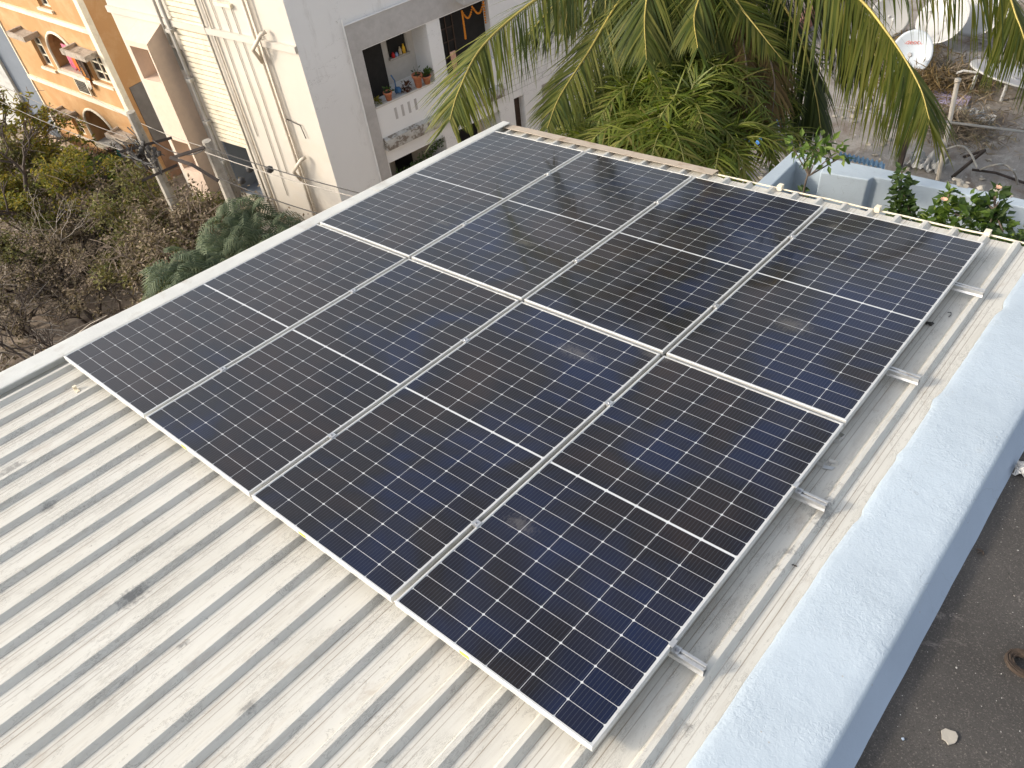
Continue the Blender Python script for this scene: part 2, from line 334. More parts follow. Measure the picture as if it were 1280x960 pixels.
# ================================================================== SOLAR ARRAY
W,L=1.134,2.278; GU,GV=.0265,.029; PU,PV=W+GU,L+GV
T=.035
def panel_parts():
    fb=MB(); lip=.011
    # hollow frame: outer skin, top lip, inner edge, bottom flange
    o=[(0,0),(W,0),(W,L),(0,L)]; i=[(lip,lip),(W-lip,lip),(W-lip,L-lip),(lip,L-lip)]; fl=[(.03,.03),(W-.03,.03),(W-.03,L-.03),(.03,L-.03)]
    ch=.0015; oc=[(ch,ch),(W-ch,ch),(W-ch,L-ch),(ch,L-ch)]
    rings=[[(x,y,-T) for x,y in fl],[(x,y,-T) for x,y in o],[(x,y,-ch) for x,y in o],[(x,y,0) for x,y in oc],[(x,y,0) for x,y in i],[(x,y,-.004) for x,y in i]]
    vs=[p for r in rings for p in r]; fs=[(a*4+k,a*4+(k+1)%4,a*4+4+(k+1)%4,a*4+4+k) for a in range(len(rings)-1) for k in range(4)]
    fb.add(vs,fs)
    bb=MB(); bb.box((lip,lip,-.008),(W-lip,L-lip,-.0035))
    cb=MB(); cw,chh,g=.182,.091,.0026; u0=(W-6*cw-5*g)/2; tot=24*chh+22*g+.013; v0=(L-tot)/2; c=.006
    z=-.003
    for j in range(24):
        vv=v0+j*(chh+g)+(.013-g if j>=12 else 0)
        for k in range(6):
            uu=u0+k*(cw+g); a,b_,d,e=uu,uu+cw,vv,vv+chh
            cb.add([(a+c,d,z),(b_-c,d,z),(b_,d+c,z),(b_,e-c,z),(b_-c,e,z),(a+c,e,z),(a,e-c,z),(a,d+c,z)],[tuple(range(8))])
    return fb,bb,cb
fb,bb,cb=panel_parts()
me_f=fb.mesh('frame',M_alu); me_b=bb.mesh('backsheet',M_back); me_c=cb.mesh('cell_grid',M_cell)
LAB=[["front-row solar panel at the far left, next to the narrow white roof edging","front-row solar panel second from the left","front-row solar panel second from the right, showing brownish-black cells","closest solar panel, at the right end of the front row"],
     ["back-row solar panel at the far left, reaching the far roof corner below the balcony","back-row solar panel second from the left, with a pale dirt smear in its nearer half","back-row solar panel third from the left, blackest with palms mirrored in it","back-row solar panel at the right end, nearest the potted green shrubs"]]
proto=None
for j in range(2):
    for k in range(4):
        loc=Matrix.Translation(V((GU/2+k*PU,GV/2+j*PV,0)))
        M=MA@loc
        r=thing('solar_panel',LAB[j][k],'solar panel',M=M,group='solar panels mounted on the metal roof')
        link('frame',me_f,r,True); link('backsheet',me_b,r,True); link('cell_grid',me_c,r,True)
        if j==0 and k in (1,2,3):
            s=MB(); s.box((.42,-.0012,-.027),(.475,.0,-.006)); link('sticker',s.mesh('sticker',M_yel),r,True)['label']='small yellow sticker on the frame edge'
# ---- rails
RV=[.59,1.73,2.94,4.04]
RL=["mounting rail nearest the camera, its hollow end beside the closest panel corner","second mounting rail from the front, its end above a patch of grime","third mounting rail from the front, its end beside the far half of the back row's near side","farthest mounting rail, poking out near the far roof edge"]
RL[2]="third mounting rail from the front, under the nearer half of the back row"
for q,v in enumerate(RV):
    M=MA@Matrix.Translation(V((0,v,0)))
    r=thing('mounting_rail',RL[q],'rail',M=M,group='aluminium rails under the solar panels')
    b=MB(); zt=-T-.001; zb=zt-.042; h=.02
    # extruded channel with a slot on top and splayed sides
    prof=[(-h,zb),(h,zb),(h*.72,zb+.014),(h*.72,zt-.008),(h,zt-.004),(h,zt),(.007,zt),(.007,zt-.012),(-.007,zt-.012),(-.007,zt),(-h,zt),(-h,zt-.004),(-h*.72,zt-.008),(-h*.72,zb+.014)]
    n=len(prof); u0,u1=-.02,4.785+.008*q
    th=.0025
    b.add([(u0,y,z) for y,z in prof]+[(u1,y,z) for y,z in prof],[(i,(i+1)%n,n+(i+1)%n,n+i) for i in range(n)])
    cx=(0,(zb+zt)/2)
    inn=[(y*.82,zb+.003) if abs(z-zb)<1e-6 else (y*.82,z) for y,z in prof]
    inn=[(y*.84,cx[1]+(z-cx[1])*.86) for y,z in prof]
    b.add([(u1,y,z) for y,z in prof]+[(u1,y,z) for y,z in inn]+[(u1-.12,y,z) for y,z in inn],
          [(i,(i+1)%n,n+(i+1)%n,n+i) for i in range(n)]+[(n+i,n+(i+1)%n,2*n+(i+1)%n,2*n+i) for i in range(n)]+[tuple(range(2*n,3*n))])
    ch=b.build('channel',M_rail,r,local=True)
    for k in range(1,4):
        u=k*PU; c=MB(); c.box((u-.021,-.02,.001),(u+.021,.02,.004)); c.box((u-.009,-.02,-.034),(u+.009,.02,.0015))
        co=c.build('clamp',M_rail,r,local=True)
        bo=MB(); bo.lathe((u,0,.004),[(.006,0),(.0062,.005),(.003,.006)],6); bo.build('bolt',M_steel,co,local=True)
    u=4*PU-GU/2
    if q in (0,1):
        c=MB(); c.box((u-.012,-.02,.001),(u+.012,.02,.0045)); c.box((u+.002,-.02,-.034),(u+.006,.02,.001)); c.box((u+.006,-.02,-.034),(u+.034,.02,-.030))
        co=c.build('clamp',M_rail,r,local=True); bo=MB(); bo.lathe((u+.02,0,-.03),[(.011,0),(.011,.003),(.007,.0035),(.007,.010),(.003,.011)],8); bo.build('bolt',M_steel,co,local=True)

# ================================================================== OUR BUILDING (metal roof)
bld=thing('roofed_building','building in the foreground topped by a cream ribbed metal roof','building',M=MA.copy())
WM[bld.name]=MA.copy()
def lpart(mb,name,mat,parent,smooth=False): return mb.build(name,mat,parent,smooth,local=True)
zp=-.112; b=MB()
ribs=[4.78-.208*k for k in range(24)]; ribs.sort()
prof=[(-.3,zp-.002)]
for u in ribs:
    prof+=[(u-.033,zp),(u-.013,zp+.029),(u+.013,zp+.029),(u+.033,zp)]
prof.append((4.955,zp))
v0,v1=-4.5,4.885; nseg=60
vs=[];fs=[];n=len(prof)
for j in range(nseg+1):
    v=v0+(v1-v0)*j/nseg
    for (u,z) in prof: vs.append((u+.0015*noise.noise(V((u*3,v*2,0))),v+((.006*noise.noise(V((u*9,0,3)))+(.045 if u<2.35 else 0)) if j==nseg else 0),z+.0025*noise.noise(V((u*2.2,v*1.3,4)))))
for j in range(nseg):
    for i in range(n-1): a=j*n+i; fs.append((a,a+1,a+n+1,a+n))
b.add(vs,fs)
lpart(b,'roof_sheet',M_roof,bld)
# verge flashing: flat cap with a folded down edge on the left, slight waviness, overlaps
b=MB(); segs=[(-4.5,-1.6),(-1.62,.95),(.93,3.1),(3.08,4.93)]
for q,(a,c) in enumerate(segs):
    z=-.047+.0022*(q%2)
    vs=[];m=14
    for j in range(m+1):
        v=a+(c-a)*j/m; w=.005*noise.noise(V((v*1.7,q,0)))
        uo=-.285+.022*v; vs+=[(uo-.005,v,z-.22),(uo,v,z-.004+w*.6),(uo+.02,v,z+.002+w*.6),(-.095,v,z+w*.4),(-.079+w*.3,v,z-.002),(-.077+w*.3,v,z-.010),(-.12,v,z-.012),(-.121,v,zp-.005)]
    b.add(vs,[(j*8+i,j*8+i+1,j*8+8+i+1,j*8+8+i) for j in range(m) for i in range(7)]+[tuple(range(8)),tuple(m*8+i for i in range(7,-1,-1))])
lpart(b,'verge_flashing',M_flash,bld)
# sealed corner cap at the far left
b=MB(); vs=[];m=40
for j in range(m+1):
    u=-.155+2.52*j/m; w=.004*noise.noise(V((u*2.3,5,0))); vs+=[(u,4.838+w,-.0745),(u,4.842+w,-.0715+w*.5),(u,4.945+w,-.0735+w*.5),(u,4.952+w,-.105)]
b.add(vs,[(j*4+i,j*4+i+1,j*4+4+i+1,j*4+4+i) for j in range(m) for i in range(3)])
lpart(b,'eave_flashing',plain('rusty_beige_flashing',(.46,.385,.30),.7,var=.12,scale=6,dirt=(.27,.17,.10),dscale=5,dlo=.55,dhi=.72),bld)
b=MB(); b.box((-.14,-4.5,-14.5),(5.35,4.70,zp-.16)); 
lpart(b,'wall',M_cream,bld)
b=MB(); b.box((-.2,4.66,zp-.11),(4.9,4.74,zp-.012)); lpart(b,'purlin',M_iron,bld)
# cream pipe with clips along the far eave
pts=[(2.05+.15*i,4.903+.005*noise.noise(V((i*.4,2,0))),-.094+.006*noise.noise(V((i*.5,7,0)))) for i in range(30)]
b=MB(); b.tube(pts,.0075,8); pp=lpart(b,'eave_pipe',M_trim,bld,True)
for u in (2.972,3.785,4.578):
    b=MB(); b.box((u-.020,4.872,-.1),(u+.020,4.922,-.055)); lpart(b,'clip',M_trim,pp)
# ---- parapet of the terrace the photo is taken from
def jag(v):
    k=.006*noise.noise(V((0,v*3.1,0)))+.003*noise.noise(V((0,v*17,0)))
    for c,w,d in (((4.749,3.990,-0.080)[1],.06,.02),((4.899,2.873,-0.080)[1],.05,-.018),((4.915,1.801,-0.080)[1],.04,.012),((4.882,2.338,-0.080)[1],.03,-.012)):
        k+=d*math.exp(-((v-c)/w)**2)
    return 4.925+k
b=MB(); vs=[];m=260
prf=[(5.02,-.078),(5.10,-.0765),(5.18,-.0765),(5.26,-.0775),(5.318,-.079),(5.331,-.084),(5.338,-.093),(5.402,-.197),(5.412,-.2055)]
for j in range(m+1):
    v=-4.5+10.2*j/m; e=jag(v)
    row=[(e,v,-.1075),(e+.003,v,-.0985),(e+.012,v,-.088),(e+.04,v,-.080)]+[(u+(.0022*noise.noise(V((u,v*3,0)))),v,z+.0022*noise.noise(V((u*6,v*6,1)))) for u,z in prf]
    vs+=row
n=13; b.add(vs,[(j*n+i,j*n+i+1,j*n+n+i+1,j*n+n+i) for j in range(m) for i in range(n-1)])
par=thing('parapet_wall','low pale blue painted parapet between the metal roof and dark terrace floor','parapet',M=MA.copy())
WM[par.name]=MA.copy()
o=lpart(b,'coping',[M_blue,M_blueshade],par,True)
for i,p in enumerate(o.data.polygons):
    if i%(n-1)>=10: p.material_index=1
b=MB(); b.box((5.0,-4.5,-3.5),(5.32,5.70,-.12)); lpart(b,'masonry',M_blue,par)
# terrace floor (structure)
b=MB(); b.box((5.34,-4.5,-.32),(12,5.6,-.205))
fl=lpart(b,'terrace_floor',M_floor,None); fl.matrix_world=MA.copy(); structure(fl,'dark gritty concrete terrace floor beyond the pale blue parapet'); fl['category']='floor'
b=MB(); b.box((5.36,-4.5,-14),(12,5.58,-.33)); tb=lpart(b,'adjoining_building',M_blue,None); tb.matrix_world=MA.copy(); tag(tb,'building under the dark gritty terrace at the lower right','building')
# --- debris on roof and terrace
def small(name,mb,mat,label,cat,group=None,smooth=False,roof=True):
    me=mb.mesh(name,mat,smooth); vs=[v.co for v in me.vertices]
    c=V((sum(v.x for v in vs)/len(vs),sum(v.y for v in vs)/len(vs),min(v.z for v in vs)))
    me.transform(Matrix.Translation(-c)); o=link(name,me)
    o.matrix_world=(MA if roof else Matrix())@Matrix.Translation(c)
    tag(o,label,cat,group); return o
def strip(mb,pts,w,t,side=(0,0,1)):
    """bent metal strip: ribbon of width w along pts with thickness t"""
    pts=[V(p) for p in pts]; sd=V(side).normalized(); vs=[]
    for i,p in enumerate(pts):
        tg=(pts[min(i+1,len(pts)-1)]-pts[max(i-1,0)]).normalized(); nn=tg.cross(sd).normalized()
        for a,c in ((-1,-1),(1,-1),(1,1),(-1,1)): vs.append(p+sd*w/2*a+nn*t/2*c)
    m=len(pts); mb.add(vs,[(i*4+k,i*4+(k+1)%4,i*4+4+(k+1)%4,i*4+4+k) for i in range(m-1) for k in range(4)]+[(3,2,1,0),tuple(range(4*m-4,4*m))])
c1=V((4.632,2.252,-0.100)); c2=V((4.665,2.078,-0.100)); zr=zp+.004
b=MB(); strip(b,[(c1.x-.045,c1.y-.02,zr+.018),(c1.x,c1.y-.008,zr+.014),(c1.x+.012,c1.y+.045,zr+.018),(c1.x-.02,c1.y+.055,zr+.016)],.028,.003,(.15,.05,1)); small('bent_bracket',b,M_rail,'bent metal bracket scrap beside the panel, touching the row gap','metal scrap','scraps of metal beside the panels')
b=MB(); strip(b,[(c2.x-.06,c2.y-.05,zr+.014),(c2.x-.02,c2.y-.045,zr+.013),(c2.x-.01,c2.y,zr+.014),(c2.x+.035,c2.y+.012,zr+.013)],.026,.003,(0,.2,1)); strip(b,[(c2.x-.02,c2.y-.045,zr+.002),(c2.x+.03,c2.y-.03,zr+.002)],.03,.003,(.3,1,0)); small('bent_bracket',b,M_rail,'bent metal bracket scrap nearer the second rail end','metal scrap','scraps of metal beside the panels')
c=(0.324,-0.080,-0.100); b=MB(); b.box((c[0]-.03,c[1]-.012,zp+.001),(c[0]+.02,c[1]+.012,zp+.006)); b.box((c[0]-.03,c[1]-.012,zp+.006),(c[0]-.026,c[1]+.012,zp+.035)); b.box((c[0]-.026,c[1]-.012,zp+.032),(c[0]-.006,c[1]+.012,zp+.035)); small('end_clamp',b,M_trim,'small white clamp lying loose on the roof near its left edge','clamp')
c=(4.638,3.605,-0.100); b=MB(); b.blob((c[0],c[1],zp+.011),.022,.016,.011,.4,2); b.blob((c[0]-.018,c[1]-.004,zp+.009),.01,.012,.008,.4,5); small('dropped_plug',b,M_wire,'small black lump lying on the roof beside the right-hand back panel','debris',smooth=True)
c=(4.701,3.774,-0.100); b=MB(); b.tube([(c[0]-.02,c[1]+.02,zp+.004),(c[0],c[1]+.012,zp+.014),(c[0]+.008,c[1]-.01,zp+.01),(c[0]+.002,c[1]-.03,zp+.004)],.0028,5); small('wire_offcut',b,M_wire,'short curled dark wire on the metal roof beyond the black lump','wire')
c=(4.803,1.334,-0.100); b=MB(); b.tube([(c[0]-.012,c[1]+.0,zp+.004),(c[0]+.01,c[1]+.012,zp+.007),(c[0]+.026,c[1]+.016,zp+.004)],.003,5); b.tube([(c[0]-.022,c[1]+.012,zp+.004),(c[0]-.028,c[1]-.012,zp+.005)],.003,5,1); small('wire_offcut',b,[M_iron,M_yel],'tiny wire scrap with yellow end near the blue parapet','wire')
zf=-.205
c=(5.722,1.494,-0.200); pts=[]
rs=random.Random(3); b=MB()
for s in range(46):
    r0=.05+rs.uniform(-.016,.016); zz=zf+.018+rs.uniform(-.013,.015); a0=rs.uniform(-.2,.5); a1=a0+rs.uniform(3.2,4.4)
    b.tube([(c[0]+.045+(r0*math.cos(a)+.05*(a-1.9)**2*.03)*1.0,c[1]-.01+r0*1.0*math.sin(a)+rs.uniform(-.003,.003),zz+rs.uniform(-.003,.003)) for a in [1.2+a0+(a1-a0)*i/9 for i in range(10)]],.0022,4)
small('coir_rope_coil',b,plain('dry_coir',(.06,.042,.03),.95,var=.4,scale=40),'curled hank of dry brown coir on the dark terrace floor','rope')
c=(5.646,0.992,-0.200); rs=random.Random(5); b=MB(); poly=[(c[0]+.026*math.cos(a)*(1+rs.uniform(-.3,.35)),c[1]+.03*math.sin(a)*(1+rs.uniform(-.3,.35))) for a in [6.283*i/11 for i in range(11)]]; b.prism(poly,zf+.003,zf+.009); small('plaster_flake',b,M_conc,'grey plaster flake lying on the dark terrace floor','plaster flake')
c=(5.452,2.004,-0.200); b=MB(); strip(b,[(c[0]-.01,c[1]-.014,zf+.008),(c[0],c[1]-.002,zf+.012),(c[0]+.004,c[1]+.014,zf+.007)],.012,.003,(.5,.1,1)); strip(b,[(c[0]-.02,c[1]+.01,zf+.006),(c[0]+.004,c[1]+.006,zf+.01),(c[0]+.016,c[1]-.008,zf+.005)],.01,.002,(.2,.3,1)); small('dry_leaf',b,M_darkbark,'shrivelled black leaf on the dark terrace by the parapet','leaf')
c=(5.510,0.875,-0.200); b=MB(); b.blob((c[0],c[1],zf+.006),.008,.007,.006,.5,8,1); small('paint_chip',b,M_blueshade,'tiny blue paint chip on the dark terrace near the parapet foot','paint chip')
def crumple(c,r,h,seed,n=14):
    bm=MB(); rs=random.Random(seed); vs=[];fs=[]
    for j in range(n):
        for i in range(n):
            x=(i/(n-1)-.5)*2;y=(j/(n-1)-.5)*2
            k=1+.35*noise.noise(V((x*1.4,y*1.4,seed)))
            zz=abs(noise.noise(V((x*2.6,y*2.6,seed+.5))))*1.9+abs(noise.noise(V((x*6,y*6,seed))))*.6
            vs.append((c[0]+x*r*k,c[1]+y*r*.75*k,c[2]+h*zz))
    fs=[(j*n+i,j*n+i+1,j*n+n+i+1,j*n+n+i) for j in range(n-1) for i in range(n-1)]
    bm.add(vs,fs); return bm
c=(5.454,2.652,-0.200); b=crumple((c[0]+.03,c[1]+.02,zf+.003),.075,.035,4); small('plastic_wrapper',b,M_dish,'crumpled white plastic wrapper on the dark terrace at the right edge','wrapper')
rs=random.Random(8); b=MB()
for _ in range(260):
    u=rs.uniform(5.43,7.0); v=rs.uniform(-.3,3.2); s=rs.uniform(.0015,.0045)
    b.blob((u,v,zf+s*.5),s,s,s*.7,.5,_,1)
g=small('grit',b,M_slab,'loose pale grit scattered over the dark terrace floor','grit'); g['kind']='stuff'
# ================================================================== TERRAIN
b=MB(); b.box((-160,-120,-14.2),(160,160,-13.5)); o=b.build('ground',M_earth); structure(o,'dusty brown soil ground around the buildings')
b=MB(); b.box((-60,6.3,-13.6),(-5,9.4,-13.494)); o=b.build('road',plain('dusty_lane',(.26,.215,.165),.95,var=.15,scale=2,dirt=(.15,.12,.09),dscale=1.2)); structure(o,'dusty lane running in front of the ochre and cream buildings')
# ================================================================== facades
def wall(frame,s0,s1,z0,z1,holes,depth,mat_i=0,mb=None):
    """wall panel with rectangular openings; frame(s,o,z)->world; holes [(s0,s1,z0,z1)]"""
    mb=mb or MB()
    S=sorted({s0,s1}|{h[0] for h in holes}|{h[1] for h in holes}); Zs=sorted({z0,z1}|{h[2] for h in holes}|{h[3] for h in holes})
    S=[s for s in S if s0<=s<=s1]; Zs=[z for z in Zs if z0<=z<=z1]
    for a,c in zip(S,S[1:]):
        for d,e in zip(Zs,Zs[1:]):
            ms,mz=(a+c)/2,(d+e)/2
            if any(h[0]<ms<h[1] and h[2]<mz<h[3] for h in holes): continue
            mb.add([frame(a,0,d),frame(c,0,d),frame(c,0,e),frame(a,0,e)],[(0,1,2,3)],mat_i)
    for h in holes:
        a,c,d,e=h[:4]; dd=h[4] if len(h)>4 else depth
        mb.add([frame(a,0,d),frame(c,0,d),frame(c,0,e),frame(a,0,e),frame(a,-dd,d),frame(c,-dd,d),frame(c,-dd,e),frame(a,-dd,e)],[(0,1,5,4),(1,2,6,5),(2,3,7,6),(3,0,4,7)],mat_i)
    return mb
def fbox(mb,frame,s0,s1,o0,o1,z0,z1,mi=0):
    vs=[frame(s,o,z) for z in (z0,z1) for (s,o) in ((s0,o0),(s1,o0),(s1,o1),(s0,o1))]
    mb.add(vs,[(3,2,1,0),(4,5,6,7),(0,1,5,4),(1,2,6,5),(2,3,7,6),(3,0,4,7)],mi)
def mkframe(O,e,n):
    O=V((O[0],O[1],0)); e=V((e[0],e[1],0)).normalized(); n=V((n[0],n[1],0)).normalized()
    return lambda s,o,z: O+e*s+n*o+V((0,0,z))
G=-13.5
# ---- ochre apartment building
ey=(-.998,-.0635); FY=mkframe((-25.45,11.09),ey,(.0635,-.998))
yb=thing('ochre_apartment_block','ochre yellow apartment block with cream bands and arched balconies','building',(-29,14,G))
wins=[(4.62,5.5,-9.6,-8.32),(.42,1.62,-9.4,-8.3),(4.9,5.66,-12.75,-11.75),(.5,1.5,-12.75,-11.7),(2.3,3.15,-6.85,-5.6),(5.0,5.8,-6.6,-5.4)]
arch=[(2.15,4.1,-9.4,-7.85),(2.15,4.25,-12.72,-11.02)]
wb=wall(FY,0,7.45,G,-1.2,[w+(.22,) for w in wins]+[a+(1.3,) for a in arch],.22)
# right side wall and rest of the block
def quadw(mb,pts,mi=0): mb.add(pts,[tuple(range(len(pts)))],mi)
quadw(wb,[FY(0,0,G),FY(0,0,-1.2),FY(0,-10,-1.2),FY(0,-10,G)]); quadw(wb,[FY(7.45,0,G),FY(7.45,-10,G),FY(7.45,-10,-1.2),FY(7.45,0,-1.2)])
quadw(wb,[FY(0,-10,G),FY(0,-10,-1.2),FY(7.45,-10,-1.2),FY(7.45,-10,G)]); quadw(wb,[FY(0,0,-1.2),FY(7.45,0,-1.2),FY(7.45,-10,-1.2),FY(0,-10,-1.2)])
# arch spandrels
for a,c,d,e in arch:
    for side in (0,1):
        x0=a if side==0 else c; cx=(a+c)/2; hw=(c-a)/2; rise=.95
        pts=[(x0,e)]
        for i in range(9):
            t=math.pi/2*i/8; pts.append((cx+(-1 if side==0 else 1)*hw*math.sin(math.pi/2-t+0) if False else cx+(-1 if side==0 else 1)*hw*math.cos(t), e-rise+rise*math.sin(t)))
        P=[FY(s,0,z) for s,z in pts]+[FY(s,-.2,z) for s,z in pts]; k=len(pts)
        wb.add(P,[tuple(range(k)),tuple(range(2*k-1,k-1,-1))]+[(i,(i+1)%k,k+(i+1)%k,k+i) for i in range(k)])
wo=wb.build('wall',M_yellow,yb)
b=MB()
for z in (-4.1,-7.25,-10.42): fbox(b,FY,0.002,7.42,.002,.09,z-.09,z+.09)
b.build('floor_band',M_trim,yb)
b=MB(); fbox(b,FY,-.14,.14,-.10,.12,G,-1.2); b.build('corner_pilaster',M_trim,yb)
b=MB(); fbox(b,FY,7.38,7.47,-.1,.05,G,-1.2); b.build('corner_trim',M_trim,yb)
b=MB(); fbox(b,FY,-.03,-.004,-3.2,-.35,-13.5,-11.9); b.build('raw_render_patch',M_brown,yb)
b=MB(); fbox(b,FY,-.032,-.004,-3.2,-.35,-11.88,-9.5); b.build('raw_render_patch',M_dgrey,yb)
def win(frame,parent,a,c,d,e,dep,bars=(2,3),mat=M_trim):
    b=MB(); fw=.06
    fbox(b,frame,a+.002,a+fw,-dep+.005,-dep+.06,d+.002,e-.002); fbox(b,frame,c-fw,c-.002,-dep+.005,-dep+.06,d+.002,e-.002)
    fbox(b,frame,a+fw,c-fw,-dep+.005,-dep+.06,e-fw,e-.002); fbox(b,frame,a+fw,c-fw,-dep+.005,-dep+.06,d+.002,d+fw)
    for i in range(1,bars[0]): s=a+(c-a)*i/bars[0]; fbox(b,frame,s-.025,s+.025,-dep+.007,-dep+.055,d+fw,e-fw)
    for i in range(1,bars[1]): z=d+(e-d)*i/bars[1]; fbox(b,frame,a+fw,c-fw,-dep+.009,-dep+.05,z-.02,z+.02)
    w=b.build('window',mat,parent)
    b=MB(); fbox(b,frame,a,c,-dep-.03,-dep,d,e); b.build('pane',M_glass,w)
    b=MB(); fbox(b,frame,a-.08,c+.08,.003,.1,d-.1,d-.003); b.build('sill',mat,w)
    return w
for q,w in enumerate(wins):
    win(FY,yb,*w,.2)
for a,c,z in ((4.45,5.75,-8.2),(.25,1.85,-8.15),(4.75,5.85,-11.62),(.35,1.7,-11.55),(2.1,3.35,-5.5)):
    b=MB(); fbox(b,FY,a,c,.004,.62,z,z+.09); fbox(b,FY,a,c,.54,.62,z+.092,z+.2); fbox(b,FY,a,a+.09,.004,.538,z+.092,z+.2); fbox(b,FY,c-.09,c,.004,.538,z+.092,z+.2)
    b.build('sunshade',M_chajja,yb)
for (a,c,d,e),rm in zip(arch,(M_pinkroom,M_inner)):
    b=MB(); fbox(b,FY,a-.3,c+.3,-1.36,-1.3,d-.2,e+.3); fbox(b,FY,a+.02,c-.02,-1.29,-.01,d+.001,d+.02); ro=b.build('balcony_room',rm,yb)
    b=MB(); fbox(b,FY,a+.35,a+1.15,-1.298,-1.27,d+.1,e-.15); b.build('door',M_wood,ro)
    # arch trim
    b=MB(); cx=(a+c)/2; hw=(c-a)/2; pts=[FY(a-.02,.03,d)]+[FY(cx-(hw+.03)*math.cos(t),.03,e-.95+.98*math.sin(t)) for t in [math.pi*i/18 for i in range(19)]]+[FY(c+.02,.03,d)]
    b.tube(pts,.055,6); b.build('arch_trim',M_trim,yb)
    b=MB(); fbox(b,FY,a-.1,c-.0,.0,.16,d-.12,d-.002); fbox(b,FY,a+.15,a+1.0,.05,.12,d-.75,d-.12)
    b.build('balcony_ledge',M_trim,yb)
    b=MB(); 
    for i in range(7): fbox(b,FY,a+.22+i*.11,a+.27+i*.11,.125,.135,d-.68,d-.18)
    b.build('railing',M_iron,yb)
# open shutter on window 2
b=MB(); fbox(b,FY,1.66,1.70,.1,.13,-9.3,-8.45); fbox(b,FY,2.12,2.16,.1,.13,-9.3,-8.45)
for z in (-9.3,-8.9,-8.49): fbox(b,FY,1.70,2.12,.1,.13,z,z+.04)
fbox(b,FY,1.90,1.93,.101,.129,-9.26,-8.49); fbox(b,FY,1.70,2.12,.112,.116,-9.26,-8.49); b.build('open_shutter',M_wood,yb)
# clothes on the arched balconies
def cloth(frame,s,o,z,w,h,mat,label,seed=0,name='hanging_cloth'):
    vs=[];n=9;m=9
    for j in range(m):
        for i in range(n):
            x=i/(n-1)-.5; vs.append(frame(s+x*w*(1-.25*j/m*abs(math.sin(seed))),o+.04*math.sin(x*14+seed)*(j/m+.2),z-h*j/(m-1)*(1+.08*math.sin(x*7+seed))))
    mb=MB(); mb.add(vs,[(j*n+i,j*n+i+1,j*n+n+i+1,j*n+n+i) for j in range(m-1) for i in range(n-1)])
    o_=mb.build(name,mat,None,True); mod=o_.modifiers.new('t','SOLIDIFY'); mod.thickness=.01
    center(o_); return tag(o_,label,'clothing','laundry hung on the ochre balconies')
def cl(name,c): return plain(name,c,.9,var=.12,scale=8)
cloth(FY,3.15,-.15,-8.35,.42,1.0,cl('pink_cloth',(.62,.16,.24)),'pink cloth hanging in the upper arched balcony',1)
cloth(FY,2.75,-.1,-8.5,.42,.75,cl('orange_cloth',(.75,.17,.03)),'orange-red cloth beside the pink one in the upper arched balcony',2)
cloth(FY,2.4,-.05,-8.75,.3,.55,cl('blue_cloth',(.12,.32,.42)),'small blue cloth low in the upper arched balcony',3)
cloth(FY,2.02,.1,-8.4,.26,1.15,cl('bright_orange_cloth',(.78,.3,.05)),'long bright orange cloth hanging beside the open shutter window',4)
cloth(FY,3.0,.2,-12.6,.35,.5,cl('magenta_cloth',(.25,.03,.10)),'dark magenta cloth over the lower arched balcony ledge',5)
cloth(FY,2.25,.22,-12.45,.34,.45,cl('teal_cloth',(.03,.34,.29)),'teal cloth over the lower arched balcony ledge',6)
cloth(FY,1.95,.24,-12.6,.25,.6,cl('white_cloth',(.6,.58,.53)),'white cloth beside the teal one on the lower balcony',7)
cloth(FY,2.0,.15,-9.4,.45,.35,cl('cream_cloth',(.66,.6,.5)),'bunched cream cloth below the open shutter window',8)
# compound wall in front of the ochre block
b=MB(); fbox(b,FY,-.3,8.6,.75,.9,G,-12.75); fbox(b,FY,-.3,8.6,.70,.95,-12.748,-12.66)
o=b.build('compound_wall',plain('worn_compound_wall',(.42,.33,.24),.9,var=.2,scale=2,dirt=(.2,.14,.1),dscale=2.5)); center(o); tag(o,'worn low compound wall along the foot of the ochre block','wall')
# ---- pale house at far left
ph=thing('pale_house','pale grey house left of the ochre block with one dark window','building',(-36,12,G))
FP=mkframe((-33.1,11.2),(-.94,-.34),(.34,-.94))
b=MB(); wall(FP,.0,9,G,-6.5,[(3.0,3.9,-10.4,-9.3)],.3,0,b); quadw(b,[FP(0,0,G),FP(0,0,-6.5),FP(0,-8,-6.5),FP(0,-8,G)]); quadw(b,[FP(0,0,-6.5),FP(9,0,-6.5),FP(9,-8,-6.5),FP(0,-8,-6.5)]); b.build('wall',M_pale,ph)
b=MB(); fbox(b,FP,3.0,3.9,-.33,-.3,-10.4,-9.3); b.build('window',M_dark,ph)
b=MB(); fbox(b,FP,-.1,1.35,.005,.5,G,-7.6); b.build('shaded_strip',M_bluegrey,ph)  # stands for a shaded strip of wall; its blue-grey colour is painted shade
b=MB(); fbox(b,FP,1.36,1.7,.005,.62,G,-7.4); b.build('pilaster',M_pale,ph)
# ---- cream and off-white apartment building
A0=(-13.14,11.13); eC=(-.992,-.127); FC=mkframe(A0,eC,(.127,-.992))
cb_=thing('white_apartment_building','white apartment building with a cream sunlit side and planted balcony','building',(-16,15,G))
TOP=-1.0
wb=MB()
LB=[(5.05,5.5,-6.75,-6.05,.5),(3.75,4.9,-10.95,-9.0,1.2),(2.1,2.6,-4.3,-3.0,.2)]
wall(FC,0,7.9,G,TOP,LB,.3,0,wb)
wb.build('sunlit_wall',M_cream,cb_)
